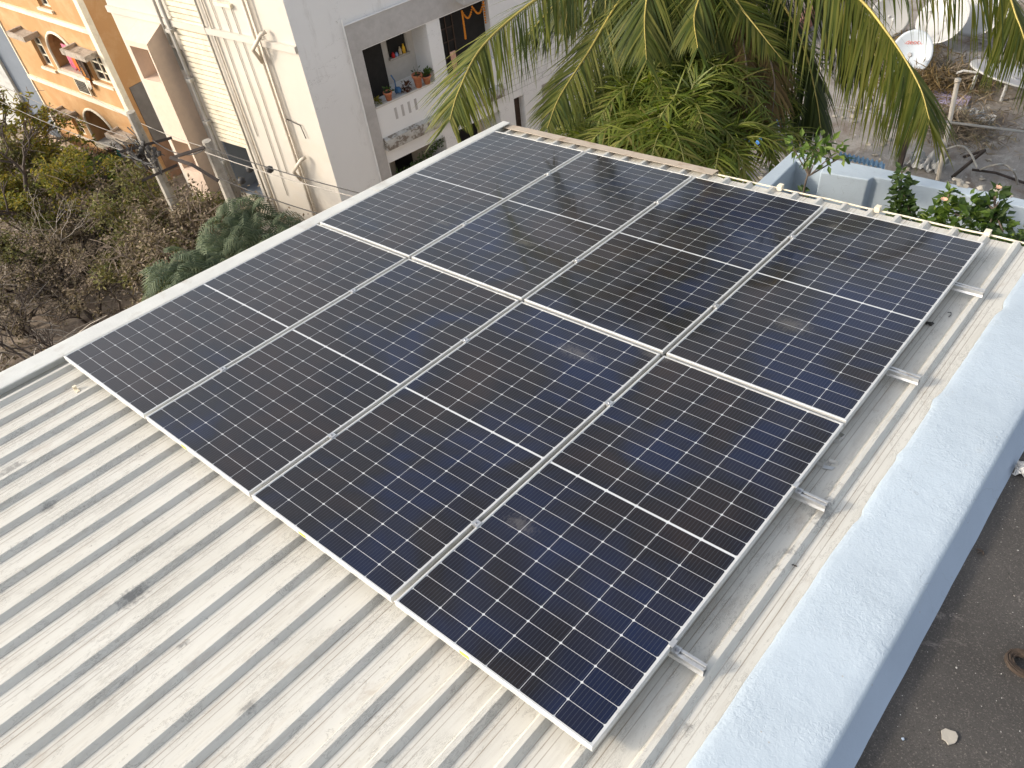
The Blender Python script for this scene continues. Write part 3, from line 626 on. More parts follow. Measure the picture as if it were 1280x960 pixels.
# projecting bay on the left
b=MB(); bay=[(5.56,6.40,-6.85,-5.82,.7),(5.60,6.42,-10.0,-8.9,.7)]
FB=mkframe(FC(0,.75,0)[:2],eC,(.127,-.992))
wall(FB,5.5,6.5,G,-5.65,bay,.7,0,b)
quadw(b,[FB(5.5,0,-5.65),FB(6.5,0,-5.65),FB(6.5,-.745,-5.3),FB(5.5,-.745,-5.3)]); quadw(b,[FB(6.5,0,G),FB(6.5,0,-5.65),FB(6.5,-.745,-5.3),FB(6.5,-.745,G)])
quadw(b,[FB(5.5,0,G),FB(5.5,0,-5.65),FB(5.5,-.745,-5.3),FB(5.5,-.745,G)])
b.build('projecting_bay',plain('bay_pinkish_paint',(.66,.52,.41),.8,var=.05),cb_)
for h in bay:
    b=MB(); fbox(b,FB,h[0]-.02,h[1]+.02,-.735,-.70,h[2]-.1,h[3]+.1); b.build('balcony_room',M_frame,cb_)
# floor band
b=MB(); fbox(b,FC,-.02,7.9,.003,.1,-5.3,-5.12); fbox(b,FC,-.02,7.9,.003,.1,-1.9,-1.75); b.build('floor_band',M_cream,cb_)
# lined wall strip (horizontal grooves as narrow louvres)
b=MB(); z=-8.98
while z<-3.2:
    vs=[FC(s,o,zz) for s in (3.55,4.9) for o,zz in ((.004,z),(.05,z),(.05,z+.132),(.004,z+.132))]
    b.add(vs,[(0,1,2,3),(7,6,5,4),(0,4,5,1),(1,5,6,2),(2,6,7,3)])
    z+=.165
b.build('louvred_strip',M_trim,cb_)
b=MB(); z=-12.0
while z<-11.1:
    vs=[FC(s,o,zz) for s in (3.55,4.9) for o,zz in ((.004,z),(.05,z),(.05,z+.132),(.004,z+.132))]
    b.add(vs,[(0,1,2,3),(7,6,5,4),(0,4,5,1),(1,5,6,2),(2,6,7,3)]); z+=.165
b.build('louvred_strip',M_trim,cb_)
b=MB(); fbox(b,FC,3.58,4.87,.001,.006,-12.0,-11.05); fbox(b,FC,3.58,4.87,.001,.0062,-8.97,-3.2); b.build('slat_backing',M_chajja,cb_)
b=MB(); fbox(b,FC,3.6,5.0,-1.26,-1.2,-11.1,-8.9); r_=b.build('recess_room',M_bluegrey,cb_)
b=MB(); fbox(b,FC,4.84,4.895,-1.19,-.02,-10.94,-9.01); fbox(b,FC,3.755,4.835,-1.19,-.02,-10.945,-10.925); b.build('recess_lining',M_bluegrey,r_)
b=MB(); fbox(b,FC,3.76,4.4,-1.19,-.9,-10.94,-10.5); b.build('low_ledge',M_brown,r_)
b=MB(); fbox(b,FC,5.0,5.55,-.53,-.5,-6.8,-6.0); b.build('recess_room',M_bluegrey,cb_)
win(FC,cb_,2.1,2.6,-4.3,-3.0,.18)
# pipes on the sunlit wall
def pipe(pts,r,mat,name='drain_pipe',parent=None):
    b=MB(); b.tube([FC(*p) for p in pts],r,7); o=b.build(name,mat,parent or cb_,True); return o
p1=pipe([(4.98,.14,-3),(5.0,.14,-6.2),(5.0,.14,-8.6),(5.05,.14,-13.3)],.06,M_pipe)
for z in (-4.0,-5.4,-6.9,-8.3,-9.7,-11.2):
    b=MB(); fbox(b,FC,4.88,5.12,.06,.24,z-.05,z+.05); b.build('pipe_bracket',M_pipe,p1)
pipe([(5.3,.1,-3),(5.32,.1,-5.9)],.045,M_pipe); pipe([(5.85,.1,-6.5),(5.85,.1,-13.3)],.03,M_pipe)
pipe([(3.45,.08,-3),(3.46,.08,-13.3)],.03,M_conc); pipe([(3.2,.06,-3),(3.21,.06,-13.3)],.03,M_pipec)
p2=pipe([(1.45,.1,-3),(1.42,.1,-5.6),(1.38,.1,-9.0),(1.36,.1,-13.3)],.045,M_pipec)
pipe([(1.27,.1,-3),(1.25,.1,-9),(1.23,.1,-13.3)],.03,M_pipec)
for z in (-5.0,-8.75):
    pipe([(1.42,.12,z-.75),(1.35,.35,z-.3),(.98,.22,z+.12),(.9,.1,z+.16)],.055,M_pipec)
pipe([(1.3,.05,-7.45),(.75,.05,-7.55),(.68,.05,-7.95)],.014,M_wire)
for s,z0,z1 in ((2.9,-3,-8.4),(2.45,-4.3,-10.4),(2.1,-4.3,-9.5)):
    pipe([(s,.03,z0),(s-.05,.03,(z0+z1)/2),(s,.03,z1)],.012,M_conc,'wall_cable')
# shaded side with balconies
h_=(.2,.98); FG=mkframe(A0,h_,(.98,-.2))
holes=[(1.83,4.0,-7.63,-5.9,1.5),(4.47,6.25,-7.75,-5.9,1.5),(1.86,4.0,-11.9,-9.48,1.2),(4.5,6.25,-11.9,-9.5,1.2),(6.85,7.28,-12.6,-9.35,.3),(8.06,9.3,-12.6,-9.33,.6),(8.3,9.4,-7.8,-6.2,.3)]
wb=MB(); wall(FG,0,14,G,TOP,holes,1.2,0,wb)
# outer ends and roof
quadw(wb,[FG(14,0,G),FG(14,-10,G),FG(14,-10,TOP),FG(14,0,TOP)]); quadw(wb,[FC(0,0,TOP),FC(7.9,0,TOP),FC(7.9,-14,TOP),FG(14,0,TOP)]); quadw(wb,[FC(7.9,0,G),FC(7.9,0,TOP),FC(7.9,-14,TOP),FC(7.9,-14,G)])
wb.build('shaded_wall',M_grey,cb_)
# framing band round the balcony bay
b=MB()
fbox(b,FG,1.46,1.80,.003,.05,G,-5.1); fbox(b,FG,1.46,7.0,.003,.052,-5.85,-5.098)
b.build('framing_band',M_frame,cb_)
b=MB(); b.tube([FG(1.42,.07,z) for z in (-4.9,-7,-10,-13.4)],.022,5); b.tube([FG(s,.07,-5.07) for s in (1.42,4,7)],.022,5); b.build('conduit',M_grey,cb_)
# slab nosing between storeys (peeling)
rs=random.Random(2); b=MB(); vs=[];m=40
for j in range(m+1):
    s=1.84+(6.4-1.84)*j/m; k=.02*noise.noise(V((s*5,0,0))); vs+=[FG(s,.004,-9.0),FG(s,.17+k,-9.0+k),FG(s,.18+k,-8.78),FG(s,.16,-8.66+k*.5),FG(s,.004,-8.62)]
b.add(vs,[(j*5+i,j*5+i+1,j*5+6+i,j*5+5+i) for j in range(m) for i in range(4)]+[(0,1,2,3,4),tuple(m*5+i for i in (4,3,2,1,0))]); b.build('slab_nosing',M_slab,cb_)
b=MB()
for s0 in (2.42,2.66,2.90,3.14): fbox(b,FG,s0,s0+.085,-.05,.0035,-8.23,-7.87)
b.build('parapet_slots',M_frame,cb_)
b=MB(); fbox(b,FG,1.84,3.9,-.14,.03,-7.66,-7.6); b.build('balcony_coping',M_inner,cb_)
# room behind balcony 1: light wall with dark door and window
b=MB(); fbox(b,FG,1.7,4.1,-1.56,-1.5,-8,-5.8); rm=b.build('balcony_back_wall',M_inner,cb_)
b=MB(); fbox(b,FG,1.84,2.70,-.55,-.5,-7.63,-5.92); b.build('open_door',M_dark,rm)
b=MB(); fbox(b,FG,2.71,4.0,-1.0,-.93,-8,-5.9); br=b.build('inner_wall',M_inner,rm)
b=MB(); fbox(b,FG,3.1,3.70,-.92,-.90,-6.85,-5.95); b.build('window',M_dark,br)
b=MB(); fbox(b,FG,3.71,3.77,-.925,-.86,-6.9,-5.93); fbox(b,FG,3.06,3.77,-.90,-.80,-6.92,-6.86); b.build('window_frame',M_pipe,br)
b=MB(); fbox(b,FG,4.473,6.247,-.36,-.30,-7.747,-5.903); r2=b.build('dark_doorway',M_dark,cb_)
b=MB(); 
for s in (4.55,4.8,5.05): fbox(b,FG,s,s+.03,-.29,-.26,-7.7,-5.95)
for z in (-7.3,-6.8,-6.4): fbox(b,FG,4.5,5.1,-.29,-.27,z,z+.03)
b.build('window_grille',M_wood,r2)
b=MB(); fbox(b,FG,1.8,6.3,-1.26,-1.2,-12,-9.4); r3=b.build('balcony_back_wall',M_pipec,cb_)
b=MB(); fbox(b,FG,2.65,3.3,-1.19,-1.15,-11.8,-9.52); b.build('door',M_dark,r3)
b=MB(); fbox(b,FG,4.6,6.0,-1.19,-1.15,-11.8,-9.52); b.build('door',M_dark,r3)
b=MB(); fbox(b,FG,6.8,7.3,-.33,-.3,-12.6,-9.3); b.build('dark_opening',M_wood,cb_)
b=MB(); fbox(b,FG,8.3,9.4,-.33,-.3,-7.8,-6.2); b.build('dark_opening',M_wood,cb_)
b=MB(); fbox(b,FG,8.0,9.35,-.63,-.6,-12.6,-9.3); b.build('dark_opening',M_frame,cb_)
# block joints on the white wall behind the palm
b=MB()
for k in range(12):
    z=-9.1+.2*k; b.box((0,0,0),(0,0,0)) if False else fbox(b,FG,6.5,9.8,.001,.006,z,z+.012)
    for q in range(9):
        s=6.6+.38*q+(.19 if k%2 else 0); fbox(b,FG,s,s+.012,.001,.006,z+.012,z+.2)
for k in range(12):
    z=-12.6+.2*k
    for (s0,s1) in ((7.35,8.0),): fbox(b,FG,s0,s1,.001,.006,z,z+.012)
b.build('block_joints',M_frame,cb_)
b=MB(); fbox(b,FG,5.1,5.95,.06,.45,-5.62,-5.1); ac=b.build('air_conditioner',M_dish,None); center(ac); tag(ac,'white air conditioner unit above the dark garlanded doorway','air conditioner')
# garland
b=MB(); gp=[]
for i in range(12): gp.append((5.33,-6.0-.07*i)); gp.append((5.33,-6.035-.07*i))
for i in range(13):
    t=i/12; gp.append((5.33+.38*t,-6.0-.25*math.sin(math.pi*t))); gp.append((5.71+.42*t,-5.98-.27*math.sin(math.pi*t)))
for i in range(9): gp.append((6.13,-6.0-.075*i))
for i,(s,z) in enumerate(gp): c=FG(s,-.06,z); b.blob(c,.034,.034,.034,.15,i,1)
o=b.build('marigold_garland',cl('marigold',(.62,.22,.02)),None); center(o); tag(o,'orange marigold garland draped round the dark balcony doorway','garland')
o=cloth(FG,4.72,.05,-6.95,.2,.75,cl('peach_cloth',(.6,.36,.25)),'peach cloth hanging at the garlanded doorway',2); o['group']='cloths at the white building'; del o['group']
# flower pots & balcony things
def leafquad(mb,c,d,nrm,l,w,mi=0):
    d=d.normalized(); s=d.cross(nrm)
    if s.length<1e-4: s=V((1,0,0))
    s.normalize(); nn=s.cross(d)
    mb.add([c,c+d*l*.45+s*w*.5+nn*l*.04,c+d*l-nn*l*.12,c+d*l*.45-s*w*.5+nn*l*.04],[(0,1,2,3)],mi)
def pot(s,o,z,r,h,label,leaves,seed):
    c=FG(s,o,z); t=thing('flower_pot',label,'flower pot',c,'potted plants on the white balcony')
    b=MB(); b.lathe(c,[(r*.62,0),(r*.9,h*.8),(r*1.08,h*.82),(r*1.08,h),(r*.9,h),(r*.86,h*.86)],14); b.build('pot',M_terra,t,True)
    b=MB(); b.lathe(c,[(r*.6,h*.84),(r*.85,h*.87)],12); b.build('soil',M_soil,t)
    b=MB(); rs=random.Random(seed)
    for _ in range(leaves):
        d=V((rs.gauss(0,1),rs.gauss(0,1),abs(rs.gauss(0,1))+.6)).normalized(); k=rs.uniform(.02,.22)
        leafquad(b,c+V((0,0,h*.85))+d*k,d+V((0,0,-.3)),V((rs.gauss(0,1),rs.gauss(0,1),1)),.11,.06)
    if leaves: b.build('plant',L_deep,t)
pot(2.36,-.06,-7.6,.13,.26,'terracotta pot with a low plant at the left end of the balcony wall',16,1)
pot(3.42,-.04,-7.6,.15,.40,'tall terracotta pot second from the right on the balcony wall',10,2)
pot(3.72,-.02,-7.6,.14,.26,'right-hand terracotta pot with a broad-leaved green plant',60,3)
b=MB(); rs=random.Random(4)
for _ in range(120): 
    d=V((rs.gauss(0,1),rs.gauss(0,1),rs.gauss(0,.7))).normalized(); leafquad(b,FG(3.02,-.12,-7.47)+d*rs.uniform(.02,.16),d,V((0,.2,1)),.09,.05)
o=b.build('withered_plant',leafmat('maroon_leaves',[(.09,.03,.02),(.16,.06,.03),(.05,.03,.02)]),None); center(o); tag(o,'withered reddish plant between the terracotta pots','plant')
b=MB(); c=FG(1.98,-.1,-7.6)
for _ in range(80):
    d=V((rs.gauss(0,1),rs.gauss(0,1),abs(rs.gauss(0,1)))).normalized(); leafquad(b,c+V((0,0,.05))+d*rs.uniform(.02,.13),d,V((0,.2,1)),.1,.05)
o=b.build('dry_plant',L_yell,None); center(o); tag(o,'small yellowish dry plant at the dark door end of the balcony wall','plant')
b=MB(); b.tube([FG(2.72,-.2,-7.6),FG(2.74,-.2,-7.2),FG(2.66,-.2,-7.0)],.02,6); b.blob(FG(2.76,-.15,-7.48),.12,.1,.1,.2,3,2); o=b.build('watering_can',cl('blue_plastic',(.04,.12,.25)),None,True); center(o); tag(o,'blue and dark plastic can behind the balcony wall','can')
for q,(s,hh,c_,lb) in enumerate(((3.2,.16,(.5,.02,.02),'red pot standing on the balcony window sill'),(3.32,.12,(.25,.35,.55),'pale blue jar on the balcony window sill'),(3.46,.24,(.5,.42,.3),'cream bottle on the balcony window sill'),(3.59,.28,(.7,.42,.03),'yellow bottle at the right of the balcony window sill'))):
    b=MB(); c=FG(s,-.84,-6.855); r=.05; b.lathe(c,[(r,0),(r*1.05,hh*.6),(r*.5,hh*.8),(r*.45,hh)],10); o=b.build('bottle' if q>1 else 'jar',cl('sillcolour%d'%q,c_),None,True); center(o); tag(o,lb,'bottle' if q>1 else 'jar')
# creeper at the lower balcony
b=MB(); rs=random.Random(9)
for i in range(420):
    t=rs.random(); s=1.95+1.9*t; z=-9.95+.45*t**2+rs.gauss(0,.08)
    leafquad(b,FG(s,.06+rs.uniform(-.05,.08),z),V((rs.gauss(0,1),rs.gauss(0,1),rs.gauss(0,1))),V((rs.gauss(0,1),rs.gauss(0,1),1)),.08,.055)
vs=[FG(1.9+.2*i,.05,-9.98+.45*(i/10)**2) for i in range(11)]; 
t=thing('creeper','dark leafy creeper trailing across the lower white balcony','plant',FG(2.8,.05,-10)); b.build('foliage',L_deep,t); b=MB(); b.tube(vs,.012,5); b.build('stem',M_bark,t)
b=MB(); fbox(b,FG,1.84,3.9,-.12,.02,-12.2,-10.15); b.build('lower_balcony_wall',M_grey,cb_)

# ================================================================== UTILITY POLES + CABLES
def P2(a,b,t): return V(a).lerp(V(b),t)
ptop=V((-12.861,7.644,-6.036)); pole2=thing('utility_pole','concrete utility pole with angled steel crossarm before the cream wall','utility pole',(ptop.x,ptop.y,G),'street utility poles')
b=MB(); b.tube([(ptop.x,ptop.y,G),(ptop.x,ptop.y,ptop.z)],[.17,.12],8); b.build('post',M_conc,pole2)
arm=[V((-13.440,6.844,-6.290)),V((-12.848,7.534,-6.153))]; b=MB(); b.tube(arm,.05,4); a_=b.build('crossarm',M_iron,pole2)
b=MB(); b.tube([V((-13.444,6.855,-6.274)),V((-12.910,7.069,-6.421)),V((-12.338,7.291,-6.811))],.06,4); b.build('brace',M_iron,pole2)
p1t=V((-16.998,7.802,-6.462)); pole1=thing('utility_pole','concrete utility pole tangled with cables before the ochre block','utility pole',(p1t.x,p1t.y,G),'street utility poles')
b=MB(); b.tube([(p1t.x,p1t.y,G),(p1t.x,p1t.y,p1t.z)],[.19,.13],8); b.build('post',M_conc,pole1)
b=MB(); b.tube([V((-16.482,7.036,-8.076)),V((-16.128,8.063,-7.994))],.05,4); b.tube([V((-16.911,7.003,-7.269)),V((-16.360,8.340,-7.334))],.05,4); b.build('crossarm',M_iron,pole1)
b=MB(); b.tube([V((-16.659,7.427,-7.463)),V((-16.436,7.455,-7.871)),V((-16.376,7.601,-7.878)),V((-16.502,7.745,-7.530))],.05,5); b.tube([V((-16.693,7.346,-7.456)),V((-16.476,7.344,-7.876))],.05,5); b.build('bracket',M_iron,pole1)
def sag(a,b,s,n=14): a=V(a);b=V(b); return [a.lerp(b,i/n)-V((0,0,4*s*(i/n)*(1-i/n))) for i in range(n+1)]
CG='overhead cables strung between the poles'
def cable(a,b,s,r,mat,label,name='cable'):
    m=MB(); m.tube(sag(a,b,s),r,5); o=m.build(name,mat,None,True); center(o); tag(o,label,'cable',CG); return o
cable((-12.748,7.527,-6.119),(-3.410,6.780,-4.153),.1,.012,M_wire,'upper overhead cable passing behind the metal roof')
cable((-12.743,7.437,-6.204),(-4.239,7.127,-4.673),.12,.012,M_wirel,'grey overhead cable just under the upper one')
cable((-12.277,7.296,-6.701),(-3.880,6.058,-4.284),.15,.012,M_wire,'lowest overhead cable passing behind the metal roof')
cable((-22.259,6.096,-5.859),(-16.569,7.787,-7.368),.15,.010,M_wirel,'grey overhead cable crossing the ochre block to the left edge, upper one')
cable((-22.192,5.844,-6.227),(-16.602,7.449,-7.559),.2,.010,M_wirel,'grey overhead cable crossing the ochre block to the left edge, lower one')
cable((-22.809,8.990,-7.971),(-12.930,7.572,-6.197),.2,.009,M_wirel,'cable from the ochre wall to the crossarm pole')
cable((-16.599,7.869,-7.242),(-12.922,7.552,-6.229),.3,.016,M_wire,'dark cable linking the two poles')
for q,(x,y,d) in enumerate(((337,212,20.5),(312,211,21),(302,226,21))):
    b=MB(); c=V((-10.492,7.740,-6.129)) if q==0 else (V((-11.141,7.596,-6.242)) if q==1 else V((-11.176,7.306,-6.425))); b.lathe(c-V((0,0,.08)),[(.04,0),(.09,.04),(.07,.08),(.09,.12),(.04,.16)],10)
    o=b.build('insulator',M_wire,None,True); center(o); tag(o,['black insulator on the overhead cable nearest the drain pipe','black insulator against the dark recess, upper one','black insulator against the dark recess, lower one'][q],'insulator')
rs=random.Random(11); b=MB()
C0=V((-16.725,7.428,-7.332))
for k in range(20):
    a=C0+V((rs.uniform(-.8,.9),rs.uniform(-.3,.4),rs.uniform(-.25,.3))); c=C0+V((rs.uniform(-.8,1.5),rs.uniform(-.3,.4),rs.uniform(-.25,.2)))
    b.tube(sag(a,c,rs.uniform(.05,.4),8),rs.choice((.012,.018,.02)),4)
for k in range(9):
    b.blob(C0+V((rs.uniform(-.7,.9),rs.uniform(-.3,.3),rs.uniform(-.2,.2))),.07,.07,.10,.3,k,1)
o=b.build('cable_tangle',M_wire,None); center(o); tag(o,'tangle of cables and junction boxes on the pole before the ochre block','cable tangle')
# ================================================================== NEIGHBOUR TERRACE BEHIND (blue parapet, plants)
zt=-1.2
def zc(x,y): return (5.3156+(x-5.3156)*4.907/4.707,-.8406+(y+.8406)*4.907/4.707)
oc=[zc(2.37,5.0),zc(2.42,6.49),zc(3.28,6.64),zc(4.55,6.80),zc(7.5,7.17)]
ic=[zc(2.535,5.0),zc(2.54,6.35),zc(2.81,6.375),zc(2.83,6.28),zc(3.27,6.385),zc(3.29,6.46),zc(3.65,6.54),zc(4.59,6.67),zc(7.5,7.03)]
poly=oc+ic[::-1]
b=MB(); b.prism(poly,-3.2,zt)
pw=b.build('parapet_wall',M_blue); center(pw); tag(pw,'pale blue parapet with a boxed column, beyond the metal roof and the shrubs','parapet')
bv=pw.modifiers.new('b','BEVEL'); bv.width=.012; bv.segments=2; bv.limit_method='ANGLE'
b=MB(); b.box((oc[0][0]+.05,4.9,-14),(9,6.6,-2.35)); o=b.build('planted_ledge',M_terr); center(o); tag(o,'narrow planted ledge between the metal roof and the blue parapet','ledge')
# rubble along the outer lip of the wall
rs=random.Random(21)
for i in range(16):
    t=rs.random(); x=3.75+ (1.25)*t*.85; y=7.02+.13*(x-3.6)+rs.uniform(-.02,.06)
    b=MB(); r=rs.uniform(.015,.04); b.blob((x,y,zt+r*.5),r*1.3,r,r*.7,.4,i,1)
    o=b.build('rubble_piece',M_conc); center(o); tag(o,'small broken mortar lump lying on the outer edge of the blue parapet','rubble','mortar lumps on the blue parapet')
# lower, weathered roof terrace with rubbish
zT=-4.2
b=MB(); b.box((-1.6,8.2,-14),(16,30,zT)); o=b.build('neighbouring_terrace',M_terr); center(o); o['kind']='structure'; o['label']='weathered concrete terrace littered with rubbish beyond the blue parapet'; o['category']='terrace'
b=MB(); b.box((-1.55,20.2,zT),(16,20.45,zT+1.1)); b.box((-1.6,8.25,zT),(-1.42,20.19,zT+.35)); o=b.build('brick_parapet',plain('dull_brick',(.27,.13,.09),.9,var=.25,scale=6,dirt=(.3,.26,.22),dscale=2)); center(o); tag(o,'dull reddish brick parapet at the back of the littered terrace','wall')
def dish(c,r,tilt,az,mat,label,depth=.16,ell=1.0,arm=True,M=None):
    t=thing('satellite_dish',label,'satellite dish',c,'satellite dishes on the littered terrace')
    Mx=Matrix.Translation(V(c)+V((0,0,r*.95)))@Matrix.Rotation(az,4,'Z')@Matrix.Rotation(tilt,4,'X')
    b=MB(Mx); vs=[];n=28;m=8
    for j in range(m+1):
        q=r*j/m
        for k in range(n): a=6.28318*k/n; vs.append((q*math.cos(a),q*math.sin(a)*ell,depth*(j/m)**2))
    b.add(vs,[(j*n+k,j*n+(k+1)%n,(j+1)*n+(k+1)%n,(j+1)*n+k) for j in range(m) for k in range(n)])
    o=b.build('reflector',mat,t,True); md=o.modifiers.new('t','SOLIDIFY'); md.thickness=.012
    b=MB(Mx); b.tube([(0,-r*ell,depth),(0,-r*.55,r*.75),(0,-r*.1,r*1.0)],.012,6); o2=b.build('feed_arm',M_pipe,t)
    b=MB(Mx); b.lathe((0,-.04,r*.95),[(.03,0),(.045,.05),(.03,.1)],10); b.build('receiver',M_dish,o2)
    b=MB(); b.tube([V(c),V(c)+V((0,0,r*.9))],.025,6); b.tube([V(c)+V((-.25,0,0)),V(c)+V((.25,0,0))],.02,4); b.build('mast',M_pipe,t)
    return t,Mx
t,Mx=dish((0.990,15.070,-4.200),.37,R(62),R(12),M_dishg,'blue-grey satellite dish with small red lettering, left of the big pale dishes',.08,1.15)
txt=bpy.data.curves.new('dish_lettering','FONT'); txt.body='videocon'; txt.size=.12; txt.align_x='CENTER'; txt.extrude=.001
to=bpy.data.objects.new('lettering',txt); col.objects.link(to)
dg=bpy.context.evaluated_depsgraph_get(); me=bpy.data.meshes.new_from_object(to.evaluated_get(dg)); bpy.data.objects.remove(to)
me.materials.clear(); me.materials.append(M_red); me.transform(Mx@Matrix.Translation((0.0,.17,.04))@Matrix.Rotation(R(6),4,'Z')); link('lettering',me,t)
dish((1.095,16.352,-4.200),.52,R(50),R(-25),M_dish,'large white satellite dish nearer, half hidden by the hanging frond',.13,.95)
dish((1.622,17.029,-4.200),.68,R(52),R(-35),M_dish,'large cream satellite dish at the far right, behind the white one',.14)
dish((0.031,16.364,-4.200),.4,R(70),R(30),M_dish,'pale grey dish partly behind the big palm frond, left of the lettered dish',.06)
# plate shaped dish lying face up on legs
c=V((2.835,15.104,-4.200)); t=thing('upturned_dish','large dish lying flat on short legs at the right edge of the terrace','satellite dish',c)
b=MB(); vs=[];n=30
for j in range(7):
    q=.8*j/6
    for k in range(n): a=6.28318*k/n; vs.append((c.x+q*math.cos(a),c.y+q*math.sin(a)*.8,c.z+.34-.07*(1-(j/6)**2)-q*math.sin(a)*.8*.22-q*math.cos(a)*.1))
b.add(vs,[(j*n+k,j*n+(k+1)%n,(j+1)*n+(k+1)%n,(j+1)*n+k) for j in range(6) for k in range(n)]); o=b.build('reflector',M_dish,t,True); md=o.modifiers.new('t','SOLIDIFY'); md.thickness=.03
for dx,dy in ((-.6,-.2),(.45,-.35),(.2,.45),(-.05,-.3)):
    b=MB(); b.tube([(c.x+dx,c.y+dy,c.z),(c.x+dx,c.y+dy,c.z+.3)],.03,7); b.build('leg',M_dish,t)
b=MB(); b.tube([(c.x-.95,c.y-.1,c.z+.22),(c.x-.85,c.y-.12,c.z+.3),(c.x-.6,c.y-.1,c.z+.31)],.02,6); b.build('bracket_arm',M_dish,t)
c=V((1.983,14.321,-4.200)); b=MB(); b.prism([(c.x-.42,c.y-.2),(c.x+.4,c.y-.14),(c.x+.34,c.y+.3),(c.x-.2,c.y+.34),(c.x-.36,c.y+.12)],zT+.02,zT+.05); o=b.build('lilac_board',plain('lilac_board_paint',(.42,.36,.5),.7,var=.05)); center(o); tag(o,'flat lilac board lying on the littered terrace','board')
pa=V((2.790,11.825,-4.200)); pb=V((2.462,12.546,-2.903)); 
b=MB(); b.tube([pa,pa.lerp(pb,.5),pb],.035,8); b.tube([pb+V((0,0,-.02)),pb+V((.0,0,.03))],.05,8); o=b.build('leaning_pole',M_pipec,None,True); center(o); tag(o,'leaning cream plastic pole standing on the littered terrace','pole')
pa=V((2.131,11.920,-4.200)); pb=V((2.276,11.199,-3.182)); b=MB(); b.box((pa.x-.04,pa.y-.04,pa.z),(pa.x+.04,pa.y+.04,pb.z)); o=b.build('dark_post',M_iron); center(o); tag(o,'dark square steel post just behind the blue parapet','post')
b=MB(); b.tube([V((1.066,11.234,-3.104)),V((1.846,11.556,-3.181)),V((2.623,11.754,-3.169)),V((3.810,11.796,-3.033))],.02,8); o=b.build('horizontal_pipe',M_pipe,None,True); center(o); tag(o,'long dark horizontal pipe crossing above the littered terrace','pipe')
b=MB(); b.tube([V((3.135,12.322,-4.150)),V((3.471,12.417,-4.150)),V((4.031,12.335,-4.150))],.02,6); o=b.build('fallen_pipe',M_iron,None,True); center(o); tag(o,'dark pipe lying at the foot of the blue parapet on the terrace','pipe')
def curl(pts,r,lb,mat=M_pipe): 
    b=MB(); b.tube(catmull(pts,24),r,6); o=b.build('hose',mat,None,True); center(o); tag(o,lb,'hose','loose hoses on the littered terrace')
curl([(2.843,11.435,-3.403),(3.014,11.418,-3.288),(3.171,11.414,-3.344),(3.376,11.259,-3.467)],.016,'pale hose arching beside the leaning pole')
curl([(3.237,12.384,-4.150),(3.551,11.234,-3.356),(3.700,11.278,-3.318),(3.870,11.172,-3.337),(3.841,12.270,-4.150)],.016,'pale hose arching at the right edge of the terrace')
curl([(2.611,12.684,-4.150),(2.819,11.447,-3.375),(2.661,11.648,-3.375),(2.548,11.705,-3.437)],.014,'short pale hose left of the leaning pole')
b=MB(); a0=V((2.943,12.026,-4.200)); b.tube([a0,a0+V((.28,.25,.45))],.03,5); b.tube([a0+V((.28,.25,.45)),V((2.886,12.714,-4.200))],.025,5); o=b.build('rusty_frame',M_iron,None); center(o); tag(o,'rusty steel bracket leaning near the foot of the cream pole','scrap')
c=V((2.481,12.132,-4.200)); b=crumple((c.x,c.y,zT+.01),.26,.16,7,18); o=b.build('plastic_sheet',M_dish); center(o); tag(o,'crumpled white plastic sheet behind the blue parapet','plastic sheet')
c=V((2.594,13.923,-4.200)); b=crumple((c.x,c.y,zT+.01),.28,.14,9,16); o=b.build('plastic_sheet',M_dish); center(o); tag(o,'crumpled white plastic bag among dry grass on the terrace','plastic sheet')
c=V((0.090,11.528,-4.200)); b=crumple((c.x-.5,c.y-.2,zT+.15),.5,.25,12,14); o=b.build('tarpaulin',cl('blue_tarp',(.05,.17,.42))); center(o); tag(o,'small blue tarpaulin glimpsed under the dark palm fronds','tarpaulin')
b=MB(); vs=[];n=50
a=V((2.201,8.611,-2.254)); c=V((2.796,8.575,-2.205))
for i in range(n+1):
    p=a.lerp(c,i/n)+V((0,0,.018*math.sin(i*1.25)))
    vs+=[p,p+V((-.05,.16,-.03))]
b.add(vs,[(2*i,2*i+2,2*i+3,2*i+1) for i in range(n)]); o=b.build('corrugated_sheet',cl('blue_sheet',(.25,.40,.56)),None); md=o.modifiers.new('t','SOLIDIFY'); md.thickness=.01; center(o); tag(o,'blue corrugated plastic sheet edge behind the blue parapet','sheet')
# rubbish heaps of dry matter
def heap(px,n,r,seed,mat,lb,nm='dry_weeds'):
    rs=random.Random(seed); c=V(px); b=MB()
    for i in range(n):
        a=rs.uniform(0,6.28); q=rs.gauss(0,.45)*r; p=c+V((q*math.cos(a)*1.3,q*math.sin(a),abs(rs.gauss(0,.09))))
        d=V((rs.gauss(0,1),rs.gauss(0,1),rs.gauss(.15,.35))).normalized(); leafquad(b,p,d,V((rs.gauss(0,.4),rs.gauss(0,.4),1)),rs.uniform(.1,.35),.02)
    o=b.build(nm,mat); center(o); tag(o,lb,'dry weeds',kind='stuff'); return o
heap((1.410,14.653,-4.200),2200,.9,1,L_dry,'heap of dry tan weeds below the lettered dish')
heap((1.867,15.189,-4.200),1800,.8,2,L_brown,'dark brown dry weeds in the middle of the terrace')
heap((2.388,13.553,-4.200),2200,1.0,3,L_brown,'brown litter along the horizontal pipe on the terrace')
heap((0.702,15.672,-4.200),1500,.9,4,L_dry,'dry weeds behind the lettered dish')
rs=random.Random(31); b=MB()
for i in range(500):
    x=rs.uniform(-.5,6); y=rs.uniform(8.6,19); s=rs.uniform(.01,.045); b.blob((x,y,zT+s*.4),s*1.3,s,s*.6,.5,i,1)
o=b.build('rubble',M_conc); center(o); tag(o,'loose rubble and grit strewn over the littered terrace','rubble',kind='stuff')

